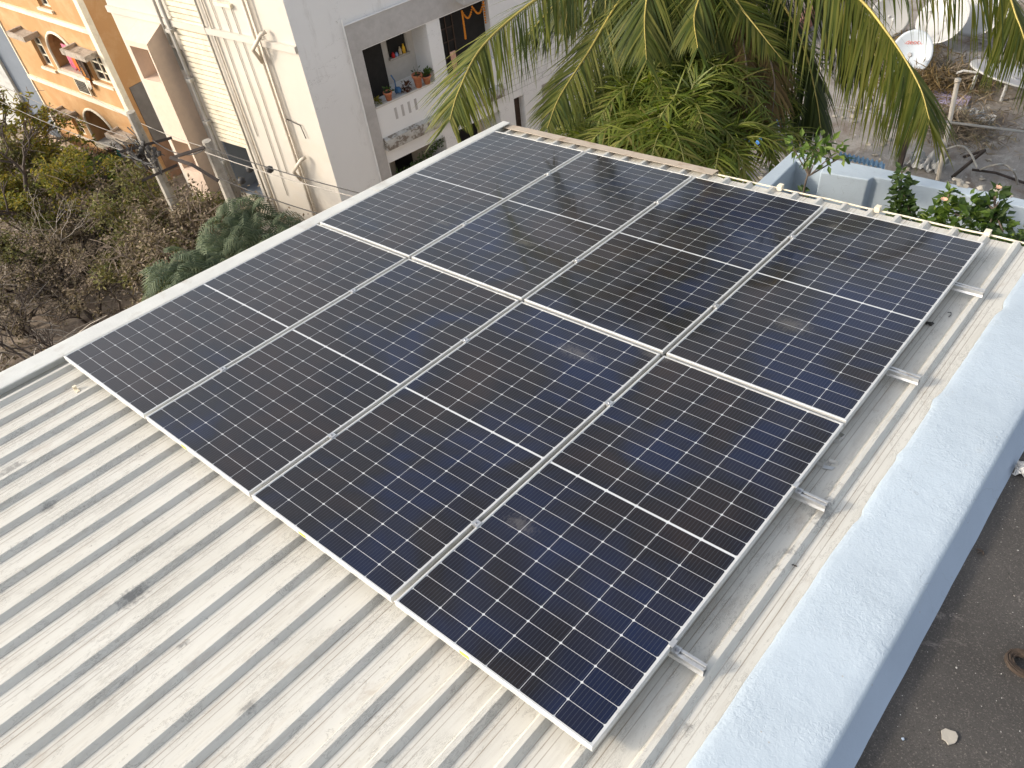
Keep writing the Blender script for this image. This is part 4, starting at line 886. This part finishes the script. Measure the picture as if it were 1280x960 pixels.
# ================================================================== PLANTS
def leaves_ball(b,c,r,n,l,w,rs,up=.3,squash=1.):
    for _ in range(n):
        d=V((rs.gauss(0,1),rs.gauss(0,1),rs.gauss(0,1)*squash)).normalized(); k=r*rs.random()**.45
        dd=(d+V((rs.gauss(0,.5),rs.gauss(0,.5),rs.gauss(up*-.4,.4)))).normalized()
        leafquad(b,V(c)+d*k,dd,V((rs.gauss(0,.5),rs.gauss(0,.5),1)),l*rs.uniform(.7,1.3),w*rs.uniform(.8,1.2))
# plants on the ledge
z0=-2.35
def ledge_plant(base,top,clumps,n,l,w,label,mat,seed,flowers=(),nm='shrub',stemr=.014):
    t=thing(nm,label,'plant',base); rs=random.Random(seed)
    b=MB(); b.tube(catmull([base,V(base).lerp(V(top),.5)+V((rs.uniform(-.03,.03),0,0)),top],8),[stemr*(1-.06*i) for i in range(9)],6)
    for c,r in clumps: b.tube([V(base).lerp(V(top),.75),V(c)],stemr*.5,4)
    b.build('stem',M_bark,t)
    b=MB()
    for c,r in clumps: leaves_ball(b,c,r,int(n*1.25*(r/.15)**1.6),l*1.15,w*1.15,rs)
    b.build('foliage',mat,t)
    for q,f in enumerate(flowers):
        b=MB()
        for k in range(9): a=k*.7; leafquad(b,V(f),V((math.cos(a),math.sin(a),.5)),V((0,0,1)),.035,.03)
        b.build('flower',cl('peach_petal%d%d'%(seed,q),(.72,.42,.28)),t)
ledge_plant((2.824,6.000,-1.282),(2.822,6.000,-0.761),[((2.679,6.000,-0.598),.09),((2.873,6.000,-0.565),.12),((3.030,6.000,-0.567),.09),((2.856,5.900,-0.594),.08),((2.988,5.950,-0.629),.08),((2.801,5.900,-0.645),.06),((3.090,6.000,-0.598),.05),((2.624,6.000,-0.658),.05)],26,.085,.042,'slender young tree with light green leaves beside the boxed blue column',L_green,1,nm='young_tree')
ledge_plant((2.840,6.000,-1.373),(2.813,6.000,-1.172),[((2.804,6.000,-1.119),.06),((2.763,6.000,-1.077),.04)],30,.06,.035,'tiny leafy seedling at the foot of the young tree',L_deep,2,nm='seedling',stemr=.006)
ledge_plant((3.786,6.000,-1.176),(3.641,6.000,-0.578),[((3.640,6.000,-0.570),.045),((3.652,6.000,-0.649),.06),((3.678,6.000,-0.723),.075),((3.699,5.950,-0.781),.09),((3.734,5.950,-0.863),.10),((3.759,5.900,-0.911),.12),((3.751,5.900,-0.993),.12),((3.868,5.900,-0.939),.09)],95,.06,.042,'upright columnar green shrub against the blue parapet',L_deep,3,nm='columnar_shrub')
ledge_plant((4.180,5.900,-1.045),(4.095,5.900,-0.652),[((4.031,5.900,-0.886),.10),((4.127,5.900,-0.739),.12),((4.232,5.900,-0.643),.10),((4.214,5.800,-0.797),.16),((4.333,5.800,-0.709),.14),((4.040,5.800,-0.907),.10),((4.092,5.900,-0.596),.05)],62,.07,.045,'wide green shrub with one peach flower beneath the blue parapet',L_green,4,[(4.098,5.750,-0.564)])
ledge_plant((4.577,5.900,-1.013),(4.431,5.900,-0.492),[((4.436,5.900,-0.451),.045),((4.416,5.900,-0.584),.06),((4.475,5.900,-0.531),.05),((4.470,5.900,-0.677),.10),((4.366,5.900,-0.651),.06),((4.496,5.800,-0.753),.14),((4.565,5.900,-0.673),.05),((4.608,5.800,-0.725),.10)],55,.085,.05,'open leggy shrub topped by an orange flower at the right end of the ledge',L_deep,5,[(4.433,5.880,-0.402)])
ledge_plant((4.764,5.800,-0.894),(4.726,5.800,-0.743),[((4.699,5.800,-0.738),.11),((4.796,5.800,-0.715),.13),((4.652,5.700,-0.743),.08)],60,.06,.04,'low dense green shrub at the right edge of the photo',L_green,6)

# ---- palm fronds
def frond(pts,llen,n,w,grav,seed,twist=0.,base=.08,spread=.9,asym=(1,1),forward=.55,rr=.022,down=0.,jit=0.):
    rs=random.Random(seed); lb=MB(); P=catmull(pts,n); out=[]
    for i in range(int(n*base),n+1):
        t=i/n; p=P[i]; tg=(P[min(i+1,n)]-P[max(i-1,0)]).normalized()
        up=V((0,0,1)); sd=tg.cross(up)
        if sd.length<.2: sd=tg.cross(V((.5,.5,0)))
        sd.normalize(); nn=sd.cross(tg).normalized()
        if twist: q=Matrix.Rotation(twist*(1-.3*t),3,tg); sd=q@sd; nn=q@nn
        prof=(math.sin(math.pi*min(1,.12+.95*((t-base)/(1-base))))**.55 if t<.97 else .45)
        for s in (-1,1):
            Ln=llen*max(.25,prof)*rs.uniform(.85,1.1)*asym[0 if s<0 else 1]
            if rs.random()<.03: continue
            d=(sd*s*spread+tg*(forward+.5*t)+nn*rs.uniform(-.05,.3)-V((0,0,down*(.55+.8*abs(noise.noise(V((t*9,s,seed*1.3)))))))+V((rs.gauss(0,1),rs.gauss(0,1),rs.gauss(0,1)))*jit).normalized()
            g=grav*rs.uniform(.75,1.25); q=p.copy(); seg=4; ww=w*rs.uniform(.8,1.15); vs=[]
            wv=d.cross(nn).normalized()
            for k in range(seg+1):
                u=k/seg; wk=ww*(1-u**2.2)*(.55+.45*min(1,u*5)); vs+= [q+wv*wk/2,q-wv*wk/2] if k<seg else [q]
                d=(d+V((0,0,-g*(.25+.75*u)))+V((rs.gauss(0,.02),rs.gauss(0,.02),0))).normalized(); q=q+d*Ln/seg
                nv=d.cross(nn)
                if nv.length>.1: wv=nv.normalized()
            lb.add(vs,[(2*k,2*k+1,2*k+3,2*k+2) for k in range(seg-1)]+[(2*seg-2,2*seg-1,2*seg)])
    rb=MB(); rb.tube(P,[rr*(1-.93*i/n)+.002 for i in range(n+1)],6)
    return lb,rb
crown=V((-0.389,9.730,1.573))
palm=thing('coconut_palm','coconut palm whose long arching fronds hang down beyond the far roof edge','palm tree',(crown.x,crown.y,G))
b=MB(); b.tube(catmull([(crown.x+.5,crown.y+.4,G),(crown.x+.3,crown.y+.3,-9),(crown.x+.05,crown.y+.1,-4),crown],24),[.2-.004*i for i in range(25)],12); b.build('trunk',M_bark,palm,True)
def cf(pts,ll,n,w,g,seed,mat=L_coco,rm=M_rachis,**k):
    lb,rb=frond([crown]+[V(p) for p in pts],ll,n,w,g,seed,**k)
    f=rb.build('frond',rm,palm,True); lb.build('leaflets',mat,f)
cf([(-0.873,7.730,0.006),(-1.110,6.628,-0.204),(-1.137,5.772,-0.373),(-0.984,5.160,-0.584),(-0.861,4.828,-0.761)],.98,150,.025,.12,1,spread=.7,down=.65,forward=.4,jit=.04)
cf([(-0.349,8.164,-0.104),(-0.417,7.495,-0.350),(-0.387,6.802,-0.689),(-0.269,6.064,-0.891),(-0.130,5.629,-1.045)],.85,150,.025,.15,2,spread=.75,down=.55,forward=.45,jit=.04)
cf([(-0.172,8.225,0.082),(-0.043,7.605,-0.095),(0.122,7.214,-0.332),(0.496,6.688,-0.549)],.95,120,.028,.15,3,spread=.55,down=.75,forward=.35,jit=.05)
cf([(0.271,8.318,-0.018),(0.482,7.891,-0.152),(0.606,7.499,-0.347),(0.948,7.013,-0.447)],.75,120,.028,.2,4,spread=.6,down=.7,jit=.05)
cf([(0.955,8.778,-0.023),(1.976,8.445,-0.164),(2.621,8.099,-0.400),(3.124,7.767,-0.665),(3.396,7.496,-0.865)],1.25,200,.024,.2,5,spread=.45,forward=.25,down=1.0,jit=.04)
cf([(1.087,9.143,0.185),(2.386,9.147,0.147),(3.261,9.071,-0.060),(3.635,8.824,-0.311),(3.942,8.624,-0.627)],1.15,170,.024,.2,6,spread=.45,forward=.25,down=1.0,jit=.04)
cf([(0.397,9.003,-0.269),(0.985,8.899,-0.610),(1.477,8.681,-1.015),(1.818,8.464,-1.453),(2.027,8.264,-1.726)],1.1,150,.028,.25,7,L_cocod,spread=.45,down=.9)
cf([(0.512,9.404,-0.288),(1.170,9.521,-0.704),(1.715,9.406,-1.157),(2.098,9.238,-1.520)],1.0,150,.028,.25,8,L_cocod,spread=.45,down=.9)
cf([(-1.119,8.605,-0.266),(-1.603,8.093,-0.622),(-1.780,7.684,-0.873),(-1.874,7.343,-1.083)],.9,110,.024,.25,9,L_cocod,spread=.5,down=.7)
cf([(0.421,8.455,-0.175),(0.803,8.094,-0.349),(1.221,7.946,-0.582),(1.573,7.872,-0.804)],.55,80,.03,.25,10)
cf([(0.313,8.644,-0.163),(0.874,8.121,-0.625),(1.320,7.604,-1.087),(1.565,7.071,-1.526)],.7,90,.028,.3,11,L_dry,M_bark,spread=.6,down=.6,jit=.12)
cf([(0.313,8.644,-0.163),(1.000,8.285,-0.664),(1.489,7.926,-1.089),(1.713,7.481,-1.586)],.75,90,.028,.3,35,L_dry,M_bark,spread=.6,down=.6,jit=.12)
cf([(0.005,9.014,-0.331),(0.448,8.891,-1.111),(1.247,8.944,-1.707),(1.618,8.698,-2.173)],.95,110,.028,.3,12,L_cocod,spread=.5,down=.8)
cf([(1.232,9.884,0.200),(2.415,10.246,0.148),(3.321,10.361,-0.107),(4.171,10.129,-0.487)],.9,120,.03,.8,13,spread=.5)
for q in range(13):  # upward fronds out of view, added to darken the panels' reflections
    a=q*2.4+.3; el=.25+.65*((q*7)%5)/4; ln=3.6; d=V((math.cos(a),math.sin(a),0))
    cf([crown+d*ln*.3*math.cos(el)+V((0,0,ln*.38*math.sin(el)+.1)),crown+d*ln*.65*math.cos(el)+V((0,0,ln*.55*math.sin(el)+.1)),crown+d*ln*.95*math.cos(el*.7)+V((0,0,ln*.5*math.sin(el)-.15)),crown+d*ln*1.1*math.cos(el*.7)+V((0,0,ln*.3*math.sin(el)-.6))],.85,70,.036,.5,200+q,L_cocod if q%2 else L_coco)
cf([(-1.811,8.175,0.251),(-2.599,7.202,0.257),(-2.916,6.299,0.030)],.8,80,.034,.3,14)
cf([(-0.818,10.045,0.117),(-1.444,11.377,-0.204),(-1.957,12.633,-0.940)],.8,80,.034,.35,15,L_cocod)
cf([(-0.750,8.236,0.091),(-1.056,7.814,-0.095),(-1.076,7.409,-0.359),(-1.013,7.133,-0.717)],.85,110,.024,.25,16,spread=.5,down=.7)
cf([(-0.216,8.495,-0.101),(-0.015,8.110,-0.406),(0.164,7.802,-0.740),(0.508,7.408,-0.899)],.8,100,.026,.25,17,spread=.5,down=.7)
# ---- areca clumps: thin canes with many short arching fronds
def areca(cg,heads,label,seed,mat=L_areca):
    rs=random.Random(seed); t=thing('areca_palm',label,'palm tree',(cg[0],cg[1],G),'bushy areca palms beyond the far roof edge')
    for h in heads:
        h=V(h); base=V((cg[0]+rs.uniform(-.35,.35),cg[1]+rs.uniform(-.25,.35),G))
        b=MB(); b.tube(catmull([base,base.lerp(h,.5)+V((rs.uniform(-.1,.1),.1,0)),h],14),[.045-.0015*i for i in range(15)],7); b.build('cane',M_cane,t,True)
        nf=12; a0=rs.uniform(0,6.28)
        for k in range(nf):
            a=a0+6.283*k/nf+rs.uniform(-.25,.25); ln=rs.uniform(.95,1.45); el=rs.uniform(.25,1.15)
            d=V((math.cos(a),math.sin(a),0)); 
            ln*=.85
            P=[h-V((0,0,.1)),h+d*ln*.3*math.cos(el)+V((0,0,ln*.34*math.sin(el)+.05)),h+d*ln*.68*math.cos(el*.8)+V((0,0,ln*.38*math.sin(el))),h+d*ln*.98*math.cos(el*.6)+V((0,0,ln*(.28*math.sin(el)-.22)))]
            lb,rb=frond(P,.40,34,.026,.24,rs.randint(0,99999),base=.16,spread=.9,forward=.6,rr=.012,jit=.28)
            f=rb.build('frond',M_cane,t,True); f.scale=(1,1,1); lb.build('leaflets',mat,f)
cf([(-0.170,8.586,0.060),(0.003,7.941,-0.250),(0.143,7.531,-0.495),(0.382,7.203,-0.667)],.9,120,.028,.2,31,spread=.65,down=.6,jit=.06)
cf([(0.120,8.852,0.016),(0.443,8.433,-0.255),(0.643,8.042,-0.545),(0.767,7.740,-0.784)],.85,120,.028,.2,32,spread=.65,down=.6,jit=.06)
cf([(-0.158,8.709,0.377),(-0.657,7.925,0.110),(-0.626,7.544,-0.216),(-0.447,7.200,-0.627)],.9,120,.028,.2,33,spread=.65,down=.6,jit=.06)
cf([(0.857,9.237,0.084),(1.476,9.071,-0.129),(1.983,8.871,-0.511),(2.389,8.585,-0.919)],1.1,120,.022,.25,34,L_cocod,spread=.5,down=.9,jit=.05)
areca((V((0.428,7.627,-1.757)).x,V((0.428,7.627,-1.757)).y+.25),[(-0.102,8.019,-1.462),(0.266,7.641,-1.585),(-0.651,8.127,-1.583),(-0.141,7.191,-1.875),(0.920,7.410,-1.899),(-0.006,6.725,-2.060),(0.766,6.912,-1.911),(0.312,6.948,-1.249),(0.910,6.887,-1.284),(1.432,6.853,-1.559),(0.269,6.385,-1.623),(0.946,6.410,-1.426),(0.127,6.882,-1.373),(0.731,7.449,-1.268),(0.625,6.651,-1.384),(0.076,6.267,-1.788),(0.335,7.629,-1.239)],'bushy areca palm rising just past the roof edge, left of the dry fronds',41)
areca((V((0.535,8.541,-1.161)).x,V((0.535,8.541,-1.161)).y+.4),[(0.420,8.526,-1.075),(0.838,8.524,-1.244),(0.885,8.107,-1.584),(0.008,8.637,-1.153),(1.208,7.769,-1.771)],'bushy areca palm behind the first, beneath the coconut crown',42)

# ---- ground shrubs and trees on the left
def bush(px,gz,r,h,n,ll,mat,barkm,label,seed,twigs=60,nm='shrub',cat='shrub',leafy=.5,group='overgrown shrubs by the lane'):
    """shrub whose middle stands round point px; branches fan out of the base and carry leaf clumps"""
    rs=random.Random(seed); c=V(px); base=V((c.x,c.y,gz))
    t=thing(nm,label,cat,base,group)
    sb=MB(); tips=[]
    def grow(p,d,l,rad,dep):
        q=p+d*l; mid=p.lerp(q,.5)+V((rs.gauss(0,1),rs.gauss(0,1),rs.gauss(0,1)))*l*.08
        sb.tube([p,mid,q],[rad,rad*.82,rad*.65],4,cap=False)
        if dep<=1: tips.append(q); tips.append(mid)
        if dep==0: return
        for _ in range(rs.choice((2,3,3))):
            nd=(d+V((rs.gauss(0,.55),rs.gauss(0,.55),rs.gauss(.05,.4)))).normalized(); grow(q,nd,l*rs.uniform(.55,.85),rad*.6,dep-1)
    m=rs.choice((4,5,6))
    for k in range(m):
        a=6.283*k/m+rs.uniform(-.4,.4); sp=r/h*.8
        grow(base+V((math.cos(a)*.15,math.sin(a)*.15,0)),V((math.cos(a)*sp,math.sin(a)*sp,1)).normalized(),h*.36,.05+.012*h,3)
    for _ in range(twigs):
        p=rs.choice(tips); d=V((rs.gauss(0,1),rs.gauss(0,1),rs.gauss(.2,.6))).normalized(); l=rs.uniform(.3,.9); sb.tube([p,p+d*l*.5+V((0,0,.05)),p+d*l],.012,3,cap=False)
    sb.build('branches',barkm,t)
    lb=MB(); per=max(1,int(n/len(tips)))
    for p in tips:
        k=rs.choice((.2,.6,1,1.6,1.6)); rr=rs.uniform(.25,.6)*r*.32
        for _ in range(int(per*k)):
            d=V((rs.gauss(0,1),rs.gauss(0,1),rs.gauss(0,.7))); q=p+d*rr*.6
            leafquad(lb,q,V((rs.gauss(0,1),rs.gauss(0,1),rs.gauss(-.1,.5))),V((rs.gauss(0,.6),rs.gauss(0,.6),1)),ll*rs.uniform(.6,1.4),ll*.5)
    lb.build('foliage',mat,t)
BUSH=[
 ((-30.022,8.134,-10.500),1.0,4.4,1900,.20,L_yell,M_bark,'tall thin yellowish tree at the left edge before the pale house','tree'),
 ((-29.065,7.815,-12.000),1.6,2.9,3200,.17,L_yell,M_bark,'yellow-green shrub at the left edge below the pale house','shrub'),
 ((-27.786,6.359,-11.500),1.6,3.4,3600,.17,L_olive,M_bark,'dusty olive shrub at the left edge, middle height','shrub'),
 ((-26.776,8.414,-12.300),1.5,2.1,3400,.16,L_green,M_bark,'bright green shrub in front of the compound wall','shrub'),
 ((-25.042,6.730,-11.800),1.6,3.6,4200,.16,L_yell,M_bark,'yellow-green shrub amid the dry brush','shrub'),
 ((-27.182,9.769,-12.700),1.1,1.5,1200,.15,L_olive,M_darkbark,'dark twiggy shrub against the compound wall','shrub'),
 ((-22.769,8.735,-11.800),1.5,2.8,3200,.15,L_olive,M_bark,'olive shrub below the ochre block corner','shrub'),
 ((-18.037,7.489,-9.900),1.6,4.5,3600,.15,L_olive,M_bark,'dusty olive bush at the foot of the tangled pole','shrub'),
 ((-16.564,7.445,-9.500),1.8,5.0,3600,.13,L_brown,M_bark,'dry brown shrub left of the feathery blue-green tree','shrub'),
 ((-14.724,7.437,-9.300),1.7,4.9,3200,.13,L_brown,M_bark,'dry brown shrub under the crossarm pole','shrub'),
 ((-15.610,7.099,-9.900),1.6,4.4,3400,.13,L_olive,M_bark,'dusty shrub hiding the foot of the crossarm pole','shrub'),
 ((-17.928,7.127,-10.800),1.5,3.8,3200,.13,L_brown,M_bark,'tall dry brown shrub hiding the foot of the tangled pole','shrub'),
 ((-23.397,7.503,-12.000),1.5,2.8,2600,.13,L_brown,M_darkbark,'dark dry shrub between the green ones','shrub'),
 ((-21.513,7.591,-12.200),1.5,2.6,3400,.12,L_olive,M_darkbark,'dusty shrub in the middle of the brush','shrub'),
 ((-25.011,5.373,-12.200),1.6,2.7,3000,.13,L_olive,M_bark,'dusty shrub at the left with bleached twigs above','shrub'),
 ((-22.669,6.066,-12.400),1.6,2.4,2600,.12,L_brown,M_darkbark,'dry brown shrub in the centre of the brush','shrub'),
 ((-19.658,7.842,-12.300),1.3,2.4,2400,.12,L_brown,M_darkbark,'dry shrub close to the blue-green tree','shrub'),
 ((-23.530,3.942,-12.600),1.5,2.2,2200,.12,L_olive,M_darkbark,'dusty low shrub at the left edge, lower','shrub'),
 ((-22.316,4.621,-12.700),1.4,2.0,1400,.11,L_brown,M_darkbark,'sparse dry shrub over bare soil','shrub'),
 ((-20.809,6.530,-12.800),1.3,1.8,1300,.11,L_brown,M_darkbark,'sparse dry shrub right of the bare soil patch','shrub'),
 ((-21.550,2.932,-12.900),1.3,1.8,1500,.11,L_brown,M_darkbark,'sparse dark shrub by the bottom left roof edge','shrub'),
 ((-19.944,4.721,-12.900),1.1,1.6,900,.11,L_brown,M_darkbark,'lowest dry shrub next to the white roof edging','shrub'),
]
for q,(p,r,h,n,ll,m,bk,lb,ct) in enumerate(BUSH):
    bush(p,G,r,h,int(n*1.25),ll,m,bk,lb,100+q,90,'tree' if ct=='tree' else 'shrub',ct)
# bare trees
def bare(base,h,label,mat,seed,spread=.5,dep=5,r0=.1,nm='bare_tree'):
    rs=random.Random(seed); sb=MB(); base=V(base)
    def grow(p,d,l,rad,k):
        q=p+d*l; mid=p.lerp(q,.5)+V((rs.gauss(0,1),rs.gauss(0,1),rs.gauss(0,.6)))*l*.1
        sb.tube([p,mid,q],[rad,rad*.85,rad*.7],5 if k>2 else 4,cap=False)
        if k==0: return
        for _ in range(2 if k>3 else 3):
            nd=(d+V((rs.gauss(0,spread),rs.gauss(0,spread),rs.gauss(.05,spread*.5)))).normalized(); grow(q,nd,l*rs.uniform(.6,.85),rad*.62,k-1)
    t=thing(nm,label,'tree',base)
    grow(base,V((0,0,1)),h*.26,r0,dep); sb.build('trunk',mat,t,True)
bb_=V((-16.411,2.593,-11.000)); bare((bb_.x,bb_.y,G),4.6,'dark bare forked tree at the lower left beside the white roof edging',M_darkbark,5,.6,5,.13)
bb_=V((-22.637,5.223,-11.500)); bare((bb_.x,bb_.y,G),4.6,'bleached leafless tree standing pale against the dark brush',M_palebark,9,.5,4,.035)
bb_=V((-19.753,5.539,-12.000)); bare((bb_.x,bb_.y,G),3.0,'thin leafless sapling at the centre of the brush',M_bark,14,.6,5,.05)
bb_=V((-25.350,6.492,-9.000)); bare((bb_.x,bb_.y,G),6.0,'dark leaning tree trunk at the upper left edge',M_darkbark,15,.5,4,.16)
bb_=V((-20.975,2.993,-12.300)); bare((bb_.x,bb_.y,G),3.2,'dark leafless sapling at the left edge near the roof',M_darkbark,24,.7,5,.06)
bb_=V((-25.441,8.688,-12.000)); bare((bb_.x,bb_.y,G),2.8,'dark leafless stump with twigs by the compound wall',M_darkbark,28,.6,4,.09)
# undergrowth and litter
rs=random.Random(77); b=MB()
for i in range(26000):
    x=rs.uniform(-34,-9); y=rs.uniform(-1.5,9.6)
    k=noise.noise(V((x*.35,y*.35,0)))
    if any(math.hypot(x-q[0],y-q[1])<q[3] and rs.random()<.93 for q in ((*(-20.749,5.650,-13.500),1.5),(*(-21.091,6.838,-13.500),1.2),(*(-21.461,4.023,-13.500),1.3))): continue
    if k<-.12+rs.gauss(0,.08): continue
    hh=abs(rs.gauss(0,.28))*max(.15,k+.5)
    leafquad(b,V((x,y,G+.01+hh)),V((rs.gauss(0,1),rs.gauss(0,1),rs.gauss(.2,.5))),V((rs.gauss(0,.5),rs.gauss(0,.5),1)),rs.uniform(.08,.2),.07)
o=b.build('undergrowth',L_brown); tag(o,'dry undergrowth and leaf litter covering the waste ground','undergrowth',kind='stuff')
rs=random.Random(78); b=MB()
for i in range(900):
    x=rs.uniform(-32,-10); y=rs.uniform(-1.5,9.4); p=V((x,y,G+rs.uniform(0,.7))); d=V((rs.gauss(0,1),rs.gauss(0,1),rs.gauss(.1,.35))).normalized(); l=rs.uniform(.6,2.0)
    b.tube([p,p+d*l*.5+V((rs.gauss(0,.08),rs.gauss(0,.08),.1)),p+d*l],[.02,.015,.008],3,cap=False)
o=b.build('fallen_twigs',M_palebark); tag(o,'tangle of dry grey twigs over the waste ground','twigs',kind='stuff')
# feathery blue-green tree
rs=random.Random(55)
bt=V((-7.912,4.418,-5.587)); t=thing('feathery_tree','blue-green tree with drooping feathery leaf sprays just beyond the roof edge','tree',(bt.x,bt.y,G))
cl_=[(-7.116,3.224,-4.795),(-7.371,3.666,-4.938),(-7.667,4.229,-5.125),(-7.540,3.906,-4.932),(-7.103,4.125,-5.075),(-7.888,4.844,-5.368),(-8.257,5.419,-5.587),(-8.241,5.805,-5.721),(-8.008,6.045,-5.880),(-7.541,4.949,-5.427),(-7.299,5.314,-5.525),(-8.720,5.570,-5.562),(-8.705,5.963,-5.694),(-8.209,4.741,-5.336),(-6.908,3.631,-4.892),(-8.950,5.792,-5.444),(-8.398,6.130,-5.639),(-8.027,6.230,-5.718),(-8.707,5.211,-5.436),(-8.921,6.162,-5.611),(-7.344,3.398,-4.744),(-6.694,3.257,-4.661),(-7.803,3.752,-4.998)]
sb=MB(); fork=V((bt.x,bt.y,-8.5)); sb.tube(catmull([(bt.x,bt.y,G),(bt.x+.1,bt.y,-11),fork],8),[.16,.155,.15,.145,.14,.13,.125,.12,.11],8)
lb=MB()
for c in cl_:
    c=V(c); c0=c-V((0,0,.35)); sb.tube(catmull([fork,fork.lerp(c0,.5)+V((0,0,-.3)),c0],8),[.06-.005*i for i in range(9)],5)
    for k in range(9):
        a=rs.uniform(0,6.28); d=V((math.cos(a),math.sin(a),rs.uniform(.0,.45))); p=c+V((rs.gauss(0,.13),rs.gauss(0,.13),rs.gauss(0,.1))); ln=rs.uniform(.5,.75)
        q=p.copy(); dd=d.normalized()
        for s in range(12):
            side=dd.cross(V((0,0,1)))
            if side.length<.1: side=V((1,0,0))
            side.normalize(); wl=.26*math.sin(math.pi*(.12+.85*s/12))
            for sg in (-1,1):
                e=(side*sg+dd*.35+V((0,0,-.35))).normalized(); nx=dd
                lb.add([q,q+nx*.035,q+e*wl+nx*.02],[(0,1,2)])
                lb.add([q+e*wl*.5,q+e*wl*.5+nx*.03,q+e*wl*.98+V((0,0,-.02))],[(0,1,2)])
            q=q+dd*ln/12; dd=(dd+V((0,0,-.2))).normalized()
sb.build('trunk',M_bark,t,True); lb.build('foliage',L_blue,t)

# ================================================================== LIGHT, SKY, CAMERA
SUN_EL,SUN_DIR=R(27),V((-.65,-.76,0)).normalized()
sv=V((SUN_DIR.x*math.cos(SUN_EL),SUN_DIR.y*math.cos(SUN_EL),math.sin(SUN_EL)))
sl=bpy.data.lights.new('sun','SUN'); sl.energy=1.45; sl.angle=R(5); sl.color=(1,.87,.70)
so=bpy.data.objects.new('sun',sl); col.objects.link(so); so.rotation_euler=sv.to_track_quat('Z','Y').to_euler(); so.location=(-20,-20,30)
sc=bpy.context.scene
w=bpy.data.worlds.new('World'); sc.world=w; w.use_nodes=True; nt=w.node_tree
bg=nt.nodes['Background']; sky=nt.nodes.new('ShaderNodeTexSky'); sky.sky_type='NISHITA'; sky.sun_disc=False
sky.sun_elevation=SUN_EL; sky.sun_rotation=math.atan2(SUN_DIR.x,SUN_DIR.y); sky.dust_density=3.5; sky.air_density=1.0; sky.ozone_density=1.0
hs=nt.nodes.new('ShaderNodeHueSaturation'); hs.inputs['Saturation'].default_value=.45; nt.links.new(sky.outputs[0],hs.inputs['Color']); nt.links.new(hs.outputs[0],bg.inputs[0]); bg.inputs[1].default_value=.15
cam=bpy.data.cameras.new('camera'); co=bpy.data.objects.new('camera',cam); col.objects.link(co); sc.camera=co
cam.sensor_width=36; cam.lens=1011.573/1280*36; cam.clip_start=.05; cam.clip_end=600
RC=Matrix(((0.76524627,0.63673504,-0.09469232),(0.41640874,-0.60180109,-0.68149777),(-0.49091945,0.48208291,-0.72566808)))
Rw=RC.transposed()@Matrix(((1,0,0),(0,-1,0),(0,0,-1)))
m4=Rw.to_4x4(); m4.translation=V((5.3156,-.84059,3.70676)); co.matrix_world=m4
sc.view_settings.view_transform='Standard'; sc.view_settings.look='None'; sc.view_settings.gamma=1; sc.view_settings.exposure=.92
sc.render.resolution_x=1024; sc.render.resolution_y=768
